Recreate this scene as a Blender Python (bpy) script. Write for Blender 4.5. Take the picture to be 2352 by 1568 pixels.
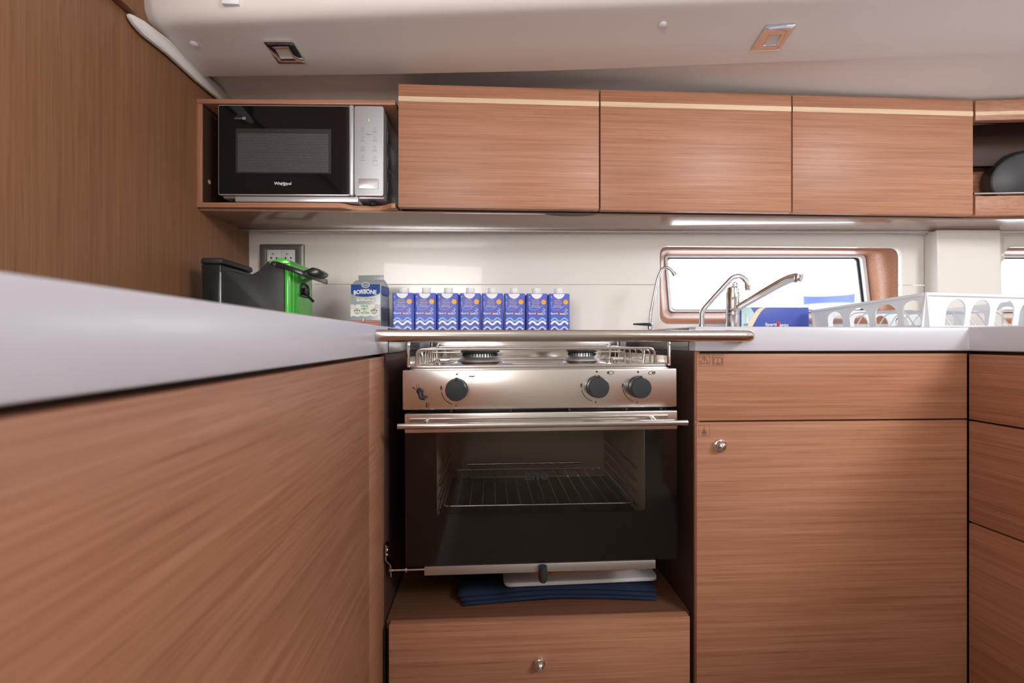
import bpy, bmesh, math, random
from mathutils import Vector, Matrix
random.seed(7)
for o in list(bpy.data.objects): bpy.data.objects.remove(o)
S = bpy.context.scene; C = S.collection
PI = math.pi
# ------------------------------------------------------------------ camera, world, lights, exposure
CZ = 0.872                      # lens height above the cabin sole; worktop is at 0.8985
YAW = math.radians(2.9); F = 2352*16/36.0
sn, cs = math.sin(YAW), math.cos(YAW)
cam = bpy.data.cameras.new('camera'); co = bpy.data.objects.new('camera', cam); C.objects.link(co)
co.location = (0, 0, CZ); co.rotation_euler = (PI/2, 0, -YAW)
cam.lens = 16; cam.sensor_width = 36; cam.shift_y = -3/2352; cam.clip_start = 0.01
cam.dof.use_dof = True; cam.dof.focus_distance = 1.08; cam.dof.aperture_fstop = 4.5
S.camera = co
w = bpy.data.worlds.new('sky'); S.world = w; w.use_nodes = True
wb = w.node_tree.nodes['Background']; wb.inputs[0].default_value = (0.93, 0.97, 1.0, 1); wb.inputs[1].default_value = 5.0
def area(name, loc, target, sx, sy, power, col):
    l = bpy.data.lights.new(name, 'AREA'); l.shape = 'RECTANGLE'; l.size = sx; l.size_y = sy; l.energy = power; l.color = col
    o = bpy.data.objects.new(name, l); C.objects.link(o); o.location = loc
    o.rotation_euler = (Vector(target)-Vector(loc)).to_track_quat('-Z', 'Y').to_euler(); return o
area('companionway_daylight', (-0.95, -2.28, CZ+0.48), (0.15, 1.2, CZ+0.3), 1.1, 0.75, 31, (1.0, 0.96, 0.92))
area('coachroof_hatch_daylight', (-0.15, 0.05, CZ+1.13), (-0.1, 0.35, CZ), 0.7, 0.7, 1.5, (0.95, 0.97, 1.0))
area('saloon_hatch_daylight', (1.6, -0.75, CZ+1.1), (0.0, 0.9, CZ-0.1), 0.7, 0.7, 29, (0.96, 0.97, 1.0))
S.view_settings.view_transform = 'Standard'; S.view_settings.look = 'None'
S.view_settings.exposure = 0.48; S.view_settings.gamma = 1.0; S.view_settings.use_curve_mapping = False

# ------------------------------------------------------------------ pixel helpers (photo px -> point at a known distance)
def kk(px):
    u = (px-1176)/F; return (sn+u*cs)/(cs-u*sn)
def at(px, py, Y):
    k = kk(px); X = k*Y; d = X*sn+Y*cs; return Vector((X, Y, (781-py)/F*d))
def atX(px, py, X): return at(px, py, X/kk(px))
BETA = math.atan(0.0427); cb, sb = math.cos(BETA), math.sin(BETA)
WN = Vector((sb, cb, 0))
def wall(px, py, off=0.0):
    k = kk(px); Y = (off+1.483*cb-0.76*sb)/(cb+k*sb); return at(px, py, Y)
def wallY(X): return 1.483-0.0427*(X+0.76)
CA = 0.8529
def camp(px, d, Zv):
    u = (px-1176)/F; xc = u*d; return Vector((xc*cs+d*sn, -xc*sn+d*cs, Zv))
def ceil(px, py, dz=0.0):
    v = (781-py)/F; d = CA/(v+0.139); p = camp(px, d, v*d); p.z += dz; return p

# ------------------------------------------------------------------ materials
def srgb(r, g, b):
    f = lambda c: (c/255/12.92) if c/255 <= 0.04045 else ((c/255+0.055)/1.055)**2.4
    return (f(r), f(g), f(b), 1)
MAT = {}
def mat(name, col, rough=0.5, metal=0.0, coat=0.0, spec=0.5, trans=0.0, emit=0.0, noise=0.0, nscale=40, bump=0.0, ior=1.45):
    m = bpy.data.materials.new(name); m.use_nodes = True; nt = m.node_tree; b = nt.nodes['Principled BSDF']
    b.inputs['Base Color'].default_value = col; b.inputs['Roughness'].default_value = rough; b.inputs['Metallic'].default_value = metal
    b.inputs['Coat Weight'].default_value = coat; b.inputs['Specular IOR Level'].default_value = spec
    b.inputs['Transmission Weight'].default_value = trans; b.inputs['IOR'].default_value = ior
    if emit: b.inputs['Emission Color'].default_value = col; b.inputs['Emission Strength'].default_value = emit
    if noise or bump:
        tc = nt.nodes.new('ShaderNodeTexCoord'); n = nt.nodes.new('ShaderNodeTexNoise'); n.inputs['Scale'].default_value = nscale
        n.inputs['Detail'].default_value = 4; nt.links.new(tc.outputs['Object'], n.inputs['Vector'])
        if noise:
            mx = nt.nodes.new('ShaderNodeMixRGB'); mx.blend_type = 'MULTIPLY'; mx.inputs[0].default_value = noise
            mx.inputs[1].default_value = col; nt.links.new(n.outputs['Fac'], mx.inputs[2]); nt.links.new(mx.outputs[0], b.inputs['Base Color'])
        if bump:
            bp = nt.nodes.new('ShaderNodeBump'); bp.inputs['Strength'].default_value = bump; bp.inputs['Distance'].default_value = 0.002
            nt.links.new(n.outputs['Fac'], bp.inputs['Height']); nt.links.new(bp.outputs[0], b.inputs['Normal'])
    MAT[name] = m; return m
def wood(name, axis, c_dark, c_mid, c_light, rough=0.42, across=210):
    m = bpy.data.materials.new(name); m.use_nodes = True; nt = m.node_tree; L = nt.links.new; N = nt.nodes.new
    b = nt.nodes['Principled BSDF']; tc = N('ShaderNodeTexCoord')
    def noise(al, ac, det, dist=0.0, rgh=0.6):
        mp = N('ShaderNodeMapping'); sc = [ac, ac, ac]; sc['xyz'.index(axis)] = al; mp.inputs['Scale'].default_value = sc
        n = N('ShaderNodeTexNoise'); n.inputs['Scale'].default_value = 1; n.inputs['Detail'].default_value = det
        n.inputs['Roughness'].default_value = rgh; n.inputs['Distortion'].default_value = dist
        L(tc.outputs['Object'], mp.inputs['Vector']); L(mp.outputs[0], n.inputs['Vector']); return n
    n1 = noise(3.0, across, 5, 0.25); r1 = N('ShaderNodeValToRGB'); e = r1.color_ramp.elements
    e[0].position = 0.30; e[0].color = c_dark; e[1].position = 0.70; e[1].color = c_light
    x = e.new(0.5); x.color = c_mid
    L(n1.outputs['Fac'], r1.inputs[0])
    n2 = noise(7.0, across*2.6, 3, 0.1, 0.5); r2 = N('ShaderNodeValToRGB'); e = r2.color_ramp.elements
    e[0].position = 0.30; e[0].color = (0.42, 0.36, 0.33, 1); e[1].position = 0.42; e[1].color = (1, 1, 1, 1)
    L(n2.outputs['Fac'], r2.inputs[0])
    n3 = noise(0.8, 5, 2); r3 = N('ShaderNodeValToRGB'); e = r3.color_ramp.elements
    e[0].position = 0.3; e[0].color = (0.86, 0.86, 0.86, 1); e[1].position = 0.7; e[1].color = (1.0, 1.0, 1.0, 1)
    L(n3.outputs['Fac'], r3.inputs[0])
    m1 = N('ShaderNodeMixRGB'); m1.blend_type = 'MULTIPLY'; m1.inputs[0].default_value = 0.45; L(r1.outputs[0], m1.inputs[1]); L(r2.outputs[0], m1.inputs[2])
    m2 = N('ShaderNodeMixRGB'); m2.blend_type = 'MULTIPLY'; m2.inputs[0].default_value = 1.0; L(m1.outputs[0], m2.inputs[1]); L(r3.outputs[0], m2.inputs[2])
    L(m2.outputs[0], b.inputs['Base Color'])
    bp = N('ShaderNodeBump'); bp.inputs['Strength'].default_value = 0.12; bp.inputs['Distance'].default_value = 0.001
    L(n2.outputs['Fac'], bp.inputs['Height']); L(bp.outputs[0], b.inputs['Normal'])
    b.inputs['Roughness'].default_value = rough; b.inputs['Specular IOR Level'].default_value = 0.4
    MAT[name] = m; return m
WD, WM, WL = srgb(162, 110, 82), srgb(180, 126, 97), srgb(193, 140, 112)
wood('wood_x', 'x', WD, WM, WL); wood('wood_y', 'y', WD, WM, WL); wood('wood_z', 'z', WD, WM, WL)
wood('wood_wall', 'z', srgb(138, 95, 65), srgb(148, 103, 71), srgb(157, 112, 80), 0.5, 150)
wood('wood_shaded', 'x', srgb(98, 64, 46), srgb(112, 74, 54), srgb(122, 82, 62), 0.5)  # bay shelf only: shade under the cooker put into the wood colour
wood('wood_pale', 'x', srgb(222, 190, 152), srgb(232, 204, 168), srgb(240, 214, 182), 0.45, 120)
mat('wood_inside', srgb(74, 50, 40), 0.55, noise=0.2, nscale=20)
mat('laminate', srgb(158, 124, 106), 0.22, coat=0.25)
mat('worktop', srgb(208, 208, 218), 0.3, coat=0.1)
mat('panel_white', srgb(236, 232, 224), 0.22, coat=0.2)
mat('gelcoat', srgb(232, 228, 222), 0.4)
mat('headliner', srgb(234, 226, 220), 0.7)
mat('white_plastic', srgb(240, 241, 243), 0.35)
mat('rack_plastic', srgb(246, 249, 252), 0.3)
mat('joint', srgb(40, 34, 30), 0.8)
mat('black_gap', srgb(20, 17, 16), 0.8)
m = MAT['rack_plastic']; nt = m.node_tree; tl = nt.nodes.new('ShaderNodeBsdfTranslucent'); tl.inputs[0].default_value = srgb(232, 240, 250); mx = nt.nodes.new('ShaderNodeMixShader'); mx.inputs[0].default_value = 0.15
nt.links.new(nt.nodes['Principled BSDF'].outputs[0], mx.inputs[1]); nt.links.new(tl.outputs[0], mx.inputs[2]); nt.links.new(mx.outputs[0], nt.nodes['Material Output'].inputs[0])   # thin milky plastic lets light through
def steel(name, col, rough, axis=None):
    m = mat(name, col, rough, 1.0); nt = m.node_tree; b = nt.nodes['Principled BSDF']
    if axis:
        tc = nt.nodes.new('ShaderNodeTexCoord'); mp = nt.nodes.new('ShaderNodeMapping'); sc = [900, 900, 900]; sc['xyz'.index(axis)] = 6
        mp.inputs['Scale'].default_value = sc; n = nt.nodes.new('ShaderNodeTexNoise'); n.inputs['Scale'].default_value = 1; n.inputs['Detail'].default_value = 2
        r = nt.nodes.new('ShaderNodeMapRange'); r.inputs['To Min'].default_value = rough*0.8; r.inputs['To Max'].default_value = rough*1.25
        nt.links.new(tc.outputs['Object'], mp.inputs[0]); nt.links.new(mp.outputs[0], n.inputs['Vector'])
        nt.links.new(n.outputs['Fac'], r.inputs['Value']); nt.links.new(r.outputs[0], b.inputs['Roughness'])
    return m
steel('chrome', (0.82, 0.83, 0.85, 1), 0.05)
steel('stainless', (0.72, 0.69, 0.66, 1), 0.14)
steel('brushed', (0.82, 0.79, 0.76, 1), 0.24, 'x')
mat('liner_steel', srgb(46, 50, 50), 0.22, spec=0.3)
steel('aluminium', (0.75, 0.75, 0.76, 1), 0.3)
steel('galvanised', (0.62, 0.62, 0.62, 1), 0.45)
mat('silver_plastic', srgb(196, 194, 196), 0.28, 0.5)
mat('burner_cap', srgb(48, 50, 54), 0.4)
mat('enamel_black', srgb(17, 17, 18), 0.25)
mat('knob_black', srgb(50, 53, 57), 0.42)
mat('black_print', srgb(30, 28, 27), 0.6)
mat('grey_print', srgb(92, 66, 50), 0.6)
mat('glass_black', srgb(14, 15, 18), 0.05, spec=0.5)
mat('mesh_window', srgb(52, 50, 48), 0.2)
mat('mirror_panel', (0.42, 0.43, 0.46, 1), 0.08, 0.9)
mat('display_green', srgb(210, 230, 60), 0.5, emit=1.0)
mat('print_white', srgb(245, 245, 245), 0.5)
mat('print_grey', srgb(150, 152, 158), 0.5)
mat('black_plastic', srgb(44, 44, 46), 0.45, bump=0.15, nscale=900)
mat('black_plastic_gloss', srgb(32, 33, 35), 0.22)
mat('green_plastic', srgb(72, 190, 62), 0.22, coat=0.4)
mat('socket_frame', srgb(120, 120, 114), 0.3, 0.4)
mat('foil_grey', srgb(176, 183, 188), 0.32, 0.12)
mat('foil_dark', srgb(122, 128, 134), 0.35, 0.1)
mat('print_navy', srgb(36, 72, 150), 0.3)
mat('print_cream', srgb(232, 232, 226), 0.4)
mat('print_green', srgb(60, 150, 70), 0.5)
mat('print_rust', srgb(176, 104, 84), 0.5)
mat('carton_blue', srgb(98, 112, 204), 0.38, spec=0.35)
mat('carton_midblue', srgb(58, 96, 190), 0.42, spec=0.35)
mat('carton_lightblue', srgb(150, 186, 240), 0.42, spec=0.35)
mat('carton_pale', srgb(206, 214, 246), 0.42, spec=0.35)
mat('carton_orange', srgb(248, 176, 48), 0.4)
mat('print_red', srgb(214, 56, 48), 0.4)
mat('box_blue', srgb(78, 96, 182), 0.45)
mat('box_cream', srgb(240, 222, 196), 0.45)
mat('box_sea', srgb(196, 226, 226), 0.5)
mat('cloth_blue', srgb(26, 42, 68), 0.9, bump=0.3, nscale=700)
mat('board_white', srgb(226, 224, 224), 0.45)
mat('tray_grey', srgb(196, 194, 194), 0.4)
mat('orange_plastic', srgb(240, 136, 30), 0.4)
mat('pan_black', srgb(52, 54, 58), 0.35)
mat('floor_wood', srgb(156, 143, 131), 0.5, noise=0.2, nscale=15)
mat('rubber', srgb(24, 26, 34), 0.6)
mat('oven_inside', srgb(168, 158, 142), 0.4, 0.2)
mat('lamp_glass', srgb(214, 206, 200), 0.3)
def glassmat(name, tint, gloss=0.05, fac=None, spec_mul=1.0):
    m = bpy.data.materials.new(name); m.use_nodes = True; nt = m.node_tree; nt.nodes.clear(); N = nt.nodes.new; L = nt.links.new
    o = N('ShaderNodeOutputMaterial'); t = N('ShaderNodeBsdfTransparent'); t.inputs[0].default_value = tint
    g = N('ShaderNodeBsdfGlossy'); g.inputs['Roughness'].default_value = gloss; g.inputs[0].default_value = (1, 1, 1, 1)
    fr = N('ShaderNodeFresnel'); fr.inputs[0].default_value = 1.5; mx = N('ShaderNodeMixShader')
    ge = N('ShaderNodeNewGeometry'); mu = N('ShaderNodeMath'); mu.operation = 'MULTIPLY_ADD'; mu.inputs[1].default_value = -1.0; mu.inputs[2].default_value = 1.0; L(ge.outputs['Backfacing'], mu.inputs[0])
    m2 = N('ShaderNodeMath'); m2.operation = 'MULTIPLY'; L(fr.outputs[0], m2.inputs[0]); L(mu.outputs[0], m2.inputs[1])   # coated front face only
    L(m2.outputs[0], mx.inputs[0]); L(t.outputs[0], mx.inputs[1]); L(g.outputs[0], mx.inputs[2]); L(mx.outputs[0], o.inputs[0]); MAT[name] = m
glassmat('window_glass', (0.96, 0.98, 1.0, 1))
glassmat('oven_glass', (0.84, 0.82, 0.79, 1), 0.06)
m = bpy.data.materials.new('blue_translucent'); m.use_nodes = True; nt = m.node_tree; nt.nodes.clear(); N = nt.nodes.new; L = nt.links.new
o_ = N('ShaderNodeOutputMaterial'); t_ = N('ShaderNodeBsdfTransparent'); d_ = N('ShaderNodeBsdfDiffuse'); mx_ = N('ShaderNodeMixShader'); nz = N('ShaderNodeTexNoise'); cr = N('ShaderNodeValToRGB')
nz.inputs['Scale'].default_value = 160; nz.inputs['Detail'].default_value = 3
cr.color_ramp.elements[0].position = 0.45; cr.color_ramp.elements[0].color = srgb(176, 188, 244); cr.color_ramp.elements[1].position = 0.68; cr.color_ramp.elements[1].color = srgb(250, 250, 255)
L(nz.outputs['Fac'], cr.inputs[0]); L(cr.outputs[0], t_.inputs[0]); L(cr.outputs[0], d_.inputs[0]); mx_.inputs[0].default_value = 0.3
L(t_.outputs[0], mx_.inputs[1]); L(d_.outputs[0], mx_.inputs[2]); L(mx_.outputs[0], o_.inputs[0]); MAT['blue_translucent'] = m

# ------------------------------------------------------------------ object helpers (z is measured from the lens height; CZ is added)
LOCAL = set()
def tag(o, label=None, cat=None, group=None, kind=None):
    if label: o['label'] = label
    if cat: o['category'] = cat
    if group: o['group'] = group
    if kind: o['kind'] = kind
    return o
def thing(name, label, cat, loc, rotz=0.0, group=None, local=False):
    o = bpy.data.objects.new(name, None); C.objects.link(o); o.empty_display_size = 0.03
    o.location = (loc[0], loc[1], loc[2]+CZ); o.rotation_euler = (0, 0, rotz)
    if local: LOCAL.add(o)
    return tag(o, label, cat, group)
def root(o):
    while o.parent: o = o.parent
    return o
def link(name, me, mats, parent, smooth=35):
    for m in (mats if isinstance(mats, (list, tuple)) else [mats]): me.materials.append(MAT[m])
    if smooth:
        me.shade_smooth(); me.set_sharp_from_angle(angle=math.radians(smooth))
    o = bpy.data.objects.new(name, me); C.objects.link(o)
    if parent is None:
        xs = [v.co for v in me.vertices]
        b = Vector(((min(v.x for v in xs)+max(v.x for v in xs))/2, (min(v.y for v in xs)+max(v.y for v in xs))/2, min(v.z for v in xs)))
        me.transform(Matrix.Translation(-b)); o.location = b+Vector((0, 0, CZ))
    else:
        o.parent = parent; r = root(parent)
        if r not in LOCAL: me.transform(Matrix.Translation(Vector((0, 0, CZ))-r.location))
    return o
def fin(name, bm, mats, parent=None, smooth=35, bev=0.0, seg=2):
    bmesh.ops.remove_doubles(bm, verts=bm.verts, dist=1e-6)
    bmesh.ops.recalc_face_normals(bm, faces=bm.faces)
    if bev:
        es = [e for e in bm.edges if len(e.link_faces) == 2 and e.calc_face_angle(0) > 0.5]
        bmesh.ops.bevel(bm, geom=es, offset=bev, segments=seg, affect='EDGES', clamp_overlap=True, profile=0.5)
    me = bpy.data.meshes.new(name); bm.to_mesh(me); bm.free(); return link(name, me, mats, parent, smooth)
def abox(bm, x0, x1, y0, y1, z0, z1):
    v = [bm.verts.new((x, y, z)) for x in (x0, x1) for y in (y0, y1) for z in (z0, z1)]
    for f in ((0, 1, 3, 2), (4, 6, 7, 5), (0, 4, 5, 1), (2, 3, 7, 6), (0, 2, 6, 4), (1, 5, 7, 3)): bm.faces.new([v[i] for i in f])
def B(name, x0, x1, y0, y1, z0, z1, m, parent=None, bev=0.0015, seg=2):
    bm = bmesh.new(); abox(bm, x0, x1, y0, y1, z0, z1); return fin(name, bm, m, parent, bev=bev, seg=seg)
def aprism(bm, pts, vec):
    vec = Vector(vec); a = [bm.verts.new(p) for p in pts]; b = [bm.verts.new(Vector(p)+vec) for p in pts]; n = len(pts)
    bm.faces.new(a); bm.faces.new(b[::-1])
    for i in range(n): bm.faces.new((a[i], b[i], b[(i+1) % n], a[(i+1) % n]))
def P(name, pts, vec, m, parent=None, bev=0.0, seg=2, smooth=35):
    bm = bmesh.new(); aprism(bm, pts, vec); return fin(name, bm, m, parent, bev=bev, seg=seg, smooth=smooth)
def atube(bm, pts, r, n=12, closed=False):
    pts = [Vector(p) for p in pts]; N_ = len(pts); rings = []; up = None
    rr = r if isinstance(r, (list, tuple)) else [r]*N_
    for i, p in enumerate(pts):
        a = pts[(i-1) % N_] if (closed or i > 0) else p; b = pts[(i+1) % N_] if (closed or i < N_-1) else p
        t = (b-a).normalized()
        if up is None:
            up = Vector((0, 0, 1)) if abs(t.z) < 0.9 else Vector((0, 1, 0))
        up = (up-t*up.dot(t)).normalized(); s = t.cross(up)
        rings.append([bm.verts.new(p+(up*math.cos(q)+s*math.sin(q))*rr[i]) for q in [2*PI*j/n for j in range(n)]])
    for i in range(N_ if closed else N_-1):
        A, Bq = rings[i], rings[(i+1) % N_]
        for j in range(n): bm.faces.new((A[j], A[(j+1) % n], Bq[(j+1) % n], Bq[j]))
    if not closed: bm.faces.new(rings[0][::-1]); bm.faces.new(rings[-1])
def T(name, pts, r, m, parent=None, n=12, closed=False):
    bm = bmesh.new(); atube(bm, pts, r, n, closed); return fin(name, bm, m, parent, smooth=50)
def fillet(pts, rad, n=6, closed=False):
    pts = [Vector(p) for p in pts]; out = []; N_ = len(pts)
    for i, p in enumerate(pts):
        if not closed and i in (0, N_-1): out.append(p); continue
        a, b = pts[(i-1) % N_], pts[(i+1) % N_]; r = min(rad, (a-p).length*0.48, (b-p).length*0.48)
        q0 = p+(a-p).normalized()*r; q1 = p+(b-p).normalized()*r
        for j in range(n+1):
            t = j/n; out.append(q0*(1-t)**2+p*2*t*(1-t)+q1*t*t)
    return out
def alathe(bm, prof, org, axis, n=32):
    axis = Vector(axis).normalized(); org = Vector(org); u = axis.orthogonal().normalized(); v = axis.cross(u); rings = []
    for r, h in prof:
        if r < 1e-6: rings.append([bm.verts.new(org+axis*h)])
        else: rings.append([bm.verts.new(org+axis*h+(u*math.cos(2*PI*j/n)+v*math.sin(2*PI*j/n))*r) for j in range(n)])
    for A, Bq in zip(rings, rings[1:]):
        for j in range(n):
            q = (j+1) % n
            if len(A) == 1 and len(Bq) == 1: continue
            if len(A) == 1: bm.faces.new((A[0], Bq[q], Bq[j]))
            elif len(Bq) == 1: bm.faces.new((A[j], A[q], Bq[0]))
            else: bm.faces.new((A[j], A[q], Bq[q], Bq[j]))
def LA(name, prof, org, axis, m, parent=None, n=32, smooth=35):
    bm = bmesh.new(); alathe(bm, prof, org, axis, n); return fin(name, bm, m, parent, smooth=smooth)
def rquad(cor, rad, n=6):
    return fillet(cor, rad, n, closed=True)
def aring(bm, A, Bq, vec):
    """frame between two equal-count outlines, extruded by vec"""
    vec = Vector(vec); n = len(A)
    a0 = [bm.verts.new(p) for p in A]; b0 = [bm.verts.new(p) for p in Bq]
    a1 = [bm.verts.new(Vector(p)+vec) for p in A]; b1 = [bm.verts.new(Vector(p)+vec) for p in Bq]
    for i in range(n):
        j = (i+1) % n
        bm.faces.new((a0[i], a0[j], b0[j], b0[i])); bm.faces.new((a1[i], b1[i], b1[j], a1[j]))
        bm.faces.new((a0[i], a1[i], a1[j], a0[j])); bm.faces.new((b0[i], b0[j], b1[j], b1[i]))
def copy_tree(o, parent=None):
    c = o.copy(); C.objects.link(c); c.parent = parent
    if o in LOCAL: LOCAL.add(c)
    for ch in o.children: copy_tree(ch, c)
    return c
# flat print: thin shapes collected on one face of a thing
class Print:
    def __init__(s, org, ux, uy, step=0.00012):
        s.o, s.x, s.y = Vector(org), Vector(ux).normalized(), Vector(uy).normalized(); s.n = s.x.cross(s.y).normalized()
        s.bm = bmesh.new(); s.mats = []; s.h = 0.0002; s.st = step
    def mi(s, m):
        if m not in s.mats: s.mats.append(m)
        return s.mats.index(m)
    def pt(s, a, b, h=None): return s.o+s.x*a+s.y*b+s.n*(s.h if h is None else h)
    def poly(s, pts, m, up=True):
        if up: s.h += s.st
        f = s.bm.faces.new([s.bm.verts.new(s.pt(a, b)) for a, b in pts]); f.material_index = s.mi(m)
    def disc(s, cx, cy, r, m, ry=None, n=24): s.poly([(cx+r*math.cos(2*PI*i/n), cy+(ry or r)*math.sin(2*PI*i/n)) for i in range(n)], m)
    def line(s, pts, wd, m, closed=False):
        s.h += s.st; k = len(pts); L_ = []; R_ = []
        for i in range(k):
            a = pts[(i-1) % k] if (closed or i) else pts[i]; b = pts[(i+1) % k] if (closed or i < k-1) else pts[i]
            dx, dy = b[0]-a[0], b[1]-a[1]; l = math.hypot(dx, dy) or 1; nx, ny = -dy/l*wd/2, dx/l*wd/2
            L_.append(s.bm.verts.new(s.pt(pts[i][0]+nx, pts[i][1]+ny))); R_.append(s.bm.verts.new(s.pt(pts[i][0]-nx, pts[i][1]-ny)))
        for i in range(k if closed else k-1):
            j = (i+1) % k; f = s.bm.faces.new((L_[i], R_[i], R_[j], L_[j])); f.material_index = s.mi(m)
    def ring(s, cx, cy, r, wd, m, ry=None, a0=0, a1=2*PI, n=28):
        full = abs(a1-a0-2*PI) < 1e-6
        s.line([(cx+r*math.cos(a0+(a1-a0)*i/n), cy+(ry or r)*math.sin(a0+(a1-a0)*i/n)) for i in range(n if full else n+1)], wd, m, full)
    def text(s, txt, cx, cy, wd, ht, m, bold=0.0, shear=0.0, arc=0.0):
        s.h += s.st; cu = bpy.data.curves.new('t', 'FONT'); cu.body = txt; cu.resolution_u = 2; cu.offset = bold; cu.shear = shear
        ob = bpy.data.objects.new('t', cu); me = bpy.data.meshes.new_from_object(ob)
        vs = [v.co.copy() for v in me.vertices]
        if vs:
            x0, x1 = min(v.x for v in vs), max(v.x for v in vs); y0, y1 = min(v.y for v in vs), max(v.y for v in vs); i_ = s.mi(m)
            def q(v):
                a = (v.x-x0)/(x1-x0)-0.5; return s.pt(cx+a*wd, cy+((v.y-y0)/(y1-y0)-0.5)*ht+arc*(a*a*4))
            nv = [s.bm.verts.new(q(v)) for v in vs]
            for p in me.polygons:
                try: f = s.bm.faces.new([nv[k] for k in p.vertices]); f.material_index = i_
                except ValueError: pass
        bpy.data.objects.remove(ob); bpy.data.meshes.remove(me); bpy.data.curves.remove(cu)
    def done(s, name, parent):
        for f in s.bm.faces:
            f.normal_update()
            if f.normal.dot(s.n) < 0: f.normal_flip()
        me = bpy.data.meshes.new(name); s.bm.to_mesh(me); s.bm.free(); return link(name, me, s.mats, parent, 0)
UX, UZ = (1, 0, 0), (0, 0, 1)
TOP = 0.0265                     # worktop level above the lens

# ================================================================== THE SETTING
def struct(o): o['kind'] = 'structure'; return o
struct(B('floor', -2.2, 2.4, -2.5, 1.75, -CZ-0.03, -CZ, 'floor_wood', bev=0))
# left bulkhead of vertical-grain veneer
struct(B('wall_left', -0.79, -0.76, 0.25, 1.75, -CZ, 1.25, 'wood_wall', bev=0.001))
up = B('trim_1', -0.759, -0.742, 0.25, at(300, 10, 1.0).y, 0.687, 1.12, 'wood_wall', bev=0.001); struct(up)
# saloon shell behind the lens
struct(B('wall_rear', -2.2, 2.4, -2.53, -2.5, -CZ, 1.2, 'gelcoat', bev=0))
struct(B('wall_right', 2.3, 2.33, -2.5, 1.75, -CZ, 1.2, 'gelcoat', bev=0))
struct(B('wall_saloon', -2.13, -2.1, -2.5, 0.25, -CZ, 1.2, 'gelcoat', bev=0))
struct(B('wall_partition', -2.1, -0.79, 0.25, 0.28, -CZ, 1.2, 'wood_wall', bev=0))
# ceiling: coachroof side, sloping side-deck panel with a recess that fades out towards the right
def ceiling():
    bm = bmesh.new(); cols = []
    pxs = [150, 250, 330, 420, 520, 640, 780, 900, 1050, 1200, 1350, 1500, 1620, 1740, 1850, 1960, 2080, 2200, 2352, 2520, 2750, 3000]
    for px in pxs:
        p1 = 72-0.0398*(px-345); d1 = CA/((781-p1)/F+0.139); z1 = CA-0.139*d1
        if px <= 900: pe = 178-6*(px-440)/460
        elif px <= 1300: pe = 172-9*(px-900)/400
        else: pe = 163-23*(px-1300)/550
        pe = max(pe, 100); de = CA/((781-pe)/F+0.139); ze = CA-0.139*de
        st = 0.040 if px < 1000 else max(0.0, 0.040*(1-(px-1000)/950.0)); t = st/0.040
        prof = [(d1-0.045, 1.2), (d1-0.045, 0.9), (d1-0.043, z1+0.06), (d1-0.038, z1+0.022), (d1-0.027, z1+0.006), (d1-0.012, z1+0.001), (d1, z1), ((d1+de)/2, (z1+ze)/2), (de-0.004, ze+0.0006*t), (de, ze+0.002*t),
                (de+0.004, ze+0.006*t), (de+0.010, ze+st*0.75), (de+0.03, ze+st+0.002*t), (de+0.10, ze+st*0.75-0.010), (de+0.2, ze+st*0.2-0.03), (1.5, 0.635), (1.75, 0.60)]
        cols.append([bm.verts.new(camp(px, d, z_)) for d, z_ in prof])
    for a, b in zip(cols, cols[1:]):
        for i in range(len(a)-1): bm.faces.new((a[i], b[i], b[i+1], a[i+1]))
    o = fin('ceiling', bm, 'headliner', smooth=60)
    md = o.modifiers.new('shell', 'SOLIDIFY'); md.thickness = 0.008; md.offset = -1 if o.data.polygons[0].normal.y < 0 else 1
    return o
ce = struct(ceiling())
roof = struct(B('ceiling_coachroof', -2.2, 2.4, -2.5, 1.2, 1.18, 1.2, 'gelcoat', bev=0))
# moulding along the bulkhead
tr = [atX(288, 36, -0.757), atX(300, 55, -0.757), atX(320, 78, -0.757), atX(380, 125, -0.757), atX(440, 180, -0.757), atX(500, 230, -0.757), Vector((-0.757, 1.4, 0.665))]
bm = bmesh.new()
aprism(bm, [p+Vector((0, 0, -0.002)) for p in tr]+[Vector((p.x, p.y, p.z+h_)) for p, h_ in zip(tr[::-1], (0.035, 0.035, 0.035, 0.035, 0.030, 0.018, 0.006))], (0.011, 0, 0))
struct(fin('trim_2', bm, 'gelcoat', bev=0.004))
# flat plate at the very top of the coachroof side
pl = camp(529, 0.9895, 0); tag(B('sensor_plate', pl.x-0.018, pl.x+0.018, pl.y-0.0015, pl.y+0.008, (781-9)/F*0.989, (781+28)/F*0.989, 'white_plastic', bev=0.001),
    'small square white plate on the coachroof side at the top', 'plate')

# back wall: two panels with a joint, window cut-out between them
WF = [wall(1515, 565), wall(2069, 568.5), wall(2069, 744), wall(1515, 744)]
def winout(cor, rad=0.03): return rquad(cor, rad, 6)
O1 = winout(WF)
zj = wall(1200, 653.5).z
def on_wall(X, z_): return Vector((X, wallY(X), z_))
def split(outline, z0, upper):
    n = len(outline); pts = []
    for i in range(n):
        a, b = outline[i], outline[(i+1) % n]
        ina, inb = (a.z > z0) == upper, (b.z > z0) == upper
        if ina: pts.append(a)
        if ina != inb: pts.append(a.lerp(b, (z0-a.z)/(b.z-a.z)))
    k = max(range(len(pts)), key=lambda i: (pts[(i+1) % len(pts)]-pts[i]).length if abs(pts[(i+1) % len(pts)].z-z0) < 1e-5 and abs(pts[i].z-z0) < 1e-5 else -1)
    return pts[k+1:]+pts[:k+1]     # runs from one joint crossing to the other round the outline
XL, XR = -0.76, wall(2123, 600).x
WB, WT = TOP, 0.341
wroot = bpy.data.objects.new('wall_back', None); C.objects.link(wroot); wroot.location = (0.3, 1.45, CZ+WB); struct(wroot)
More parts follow.
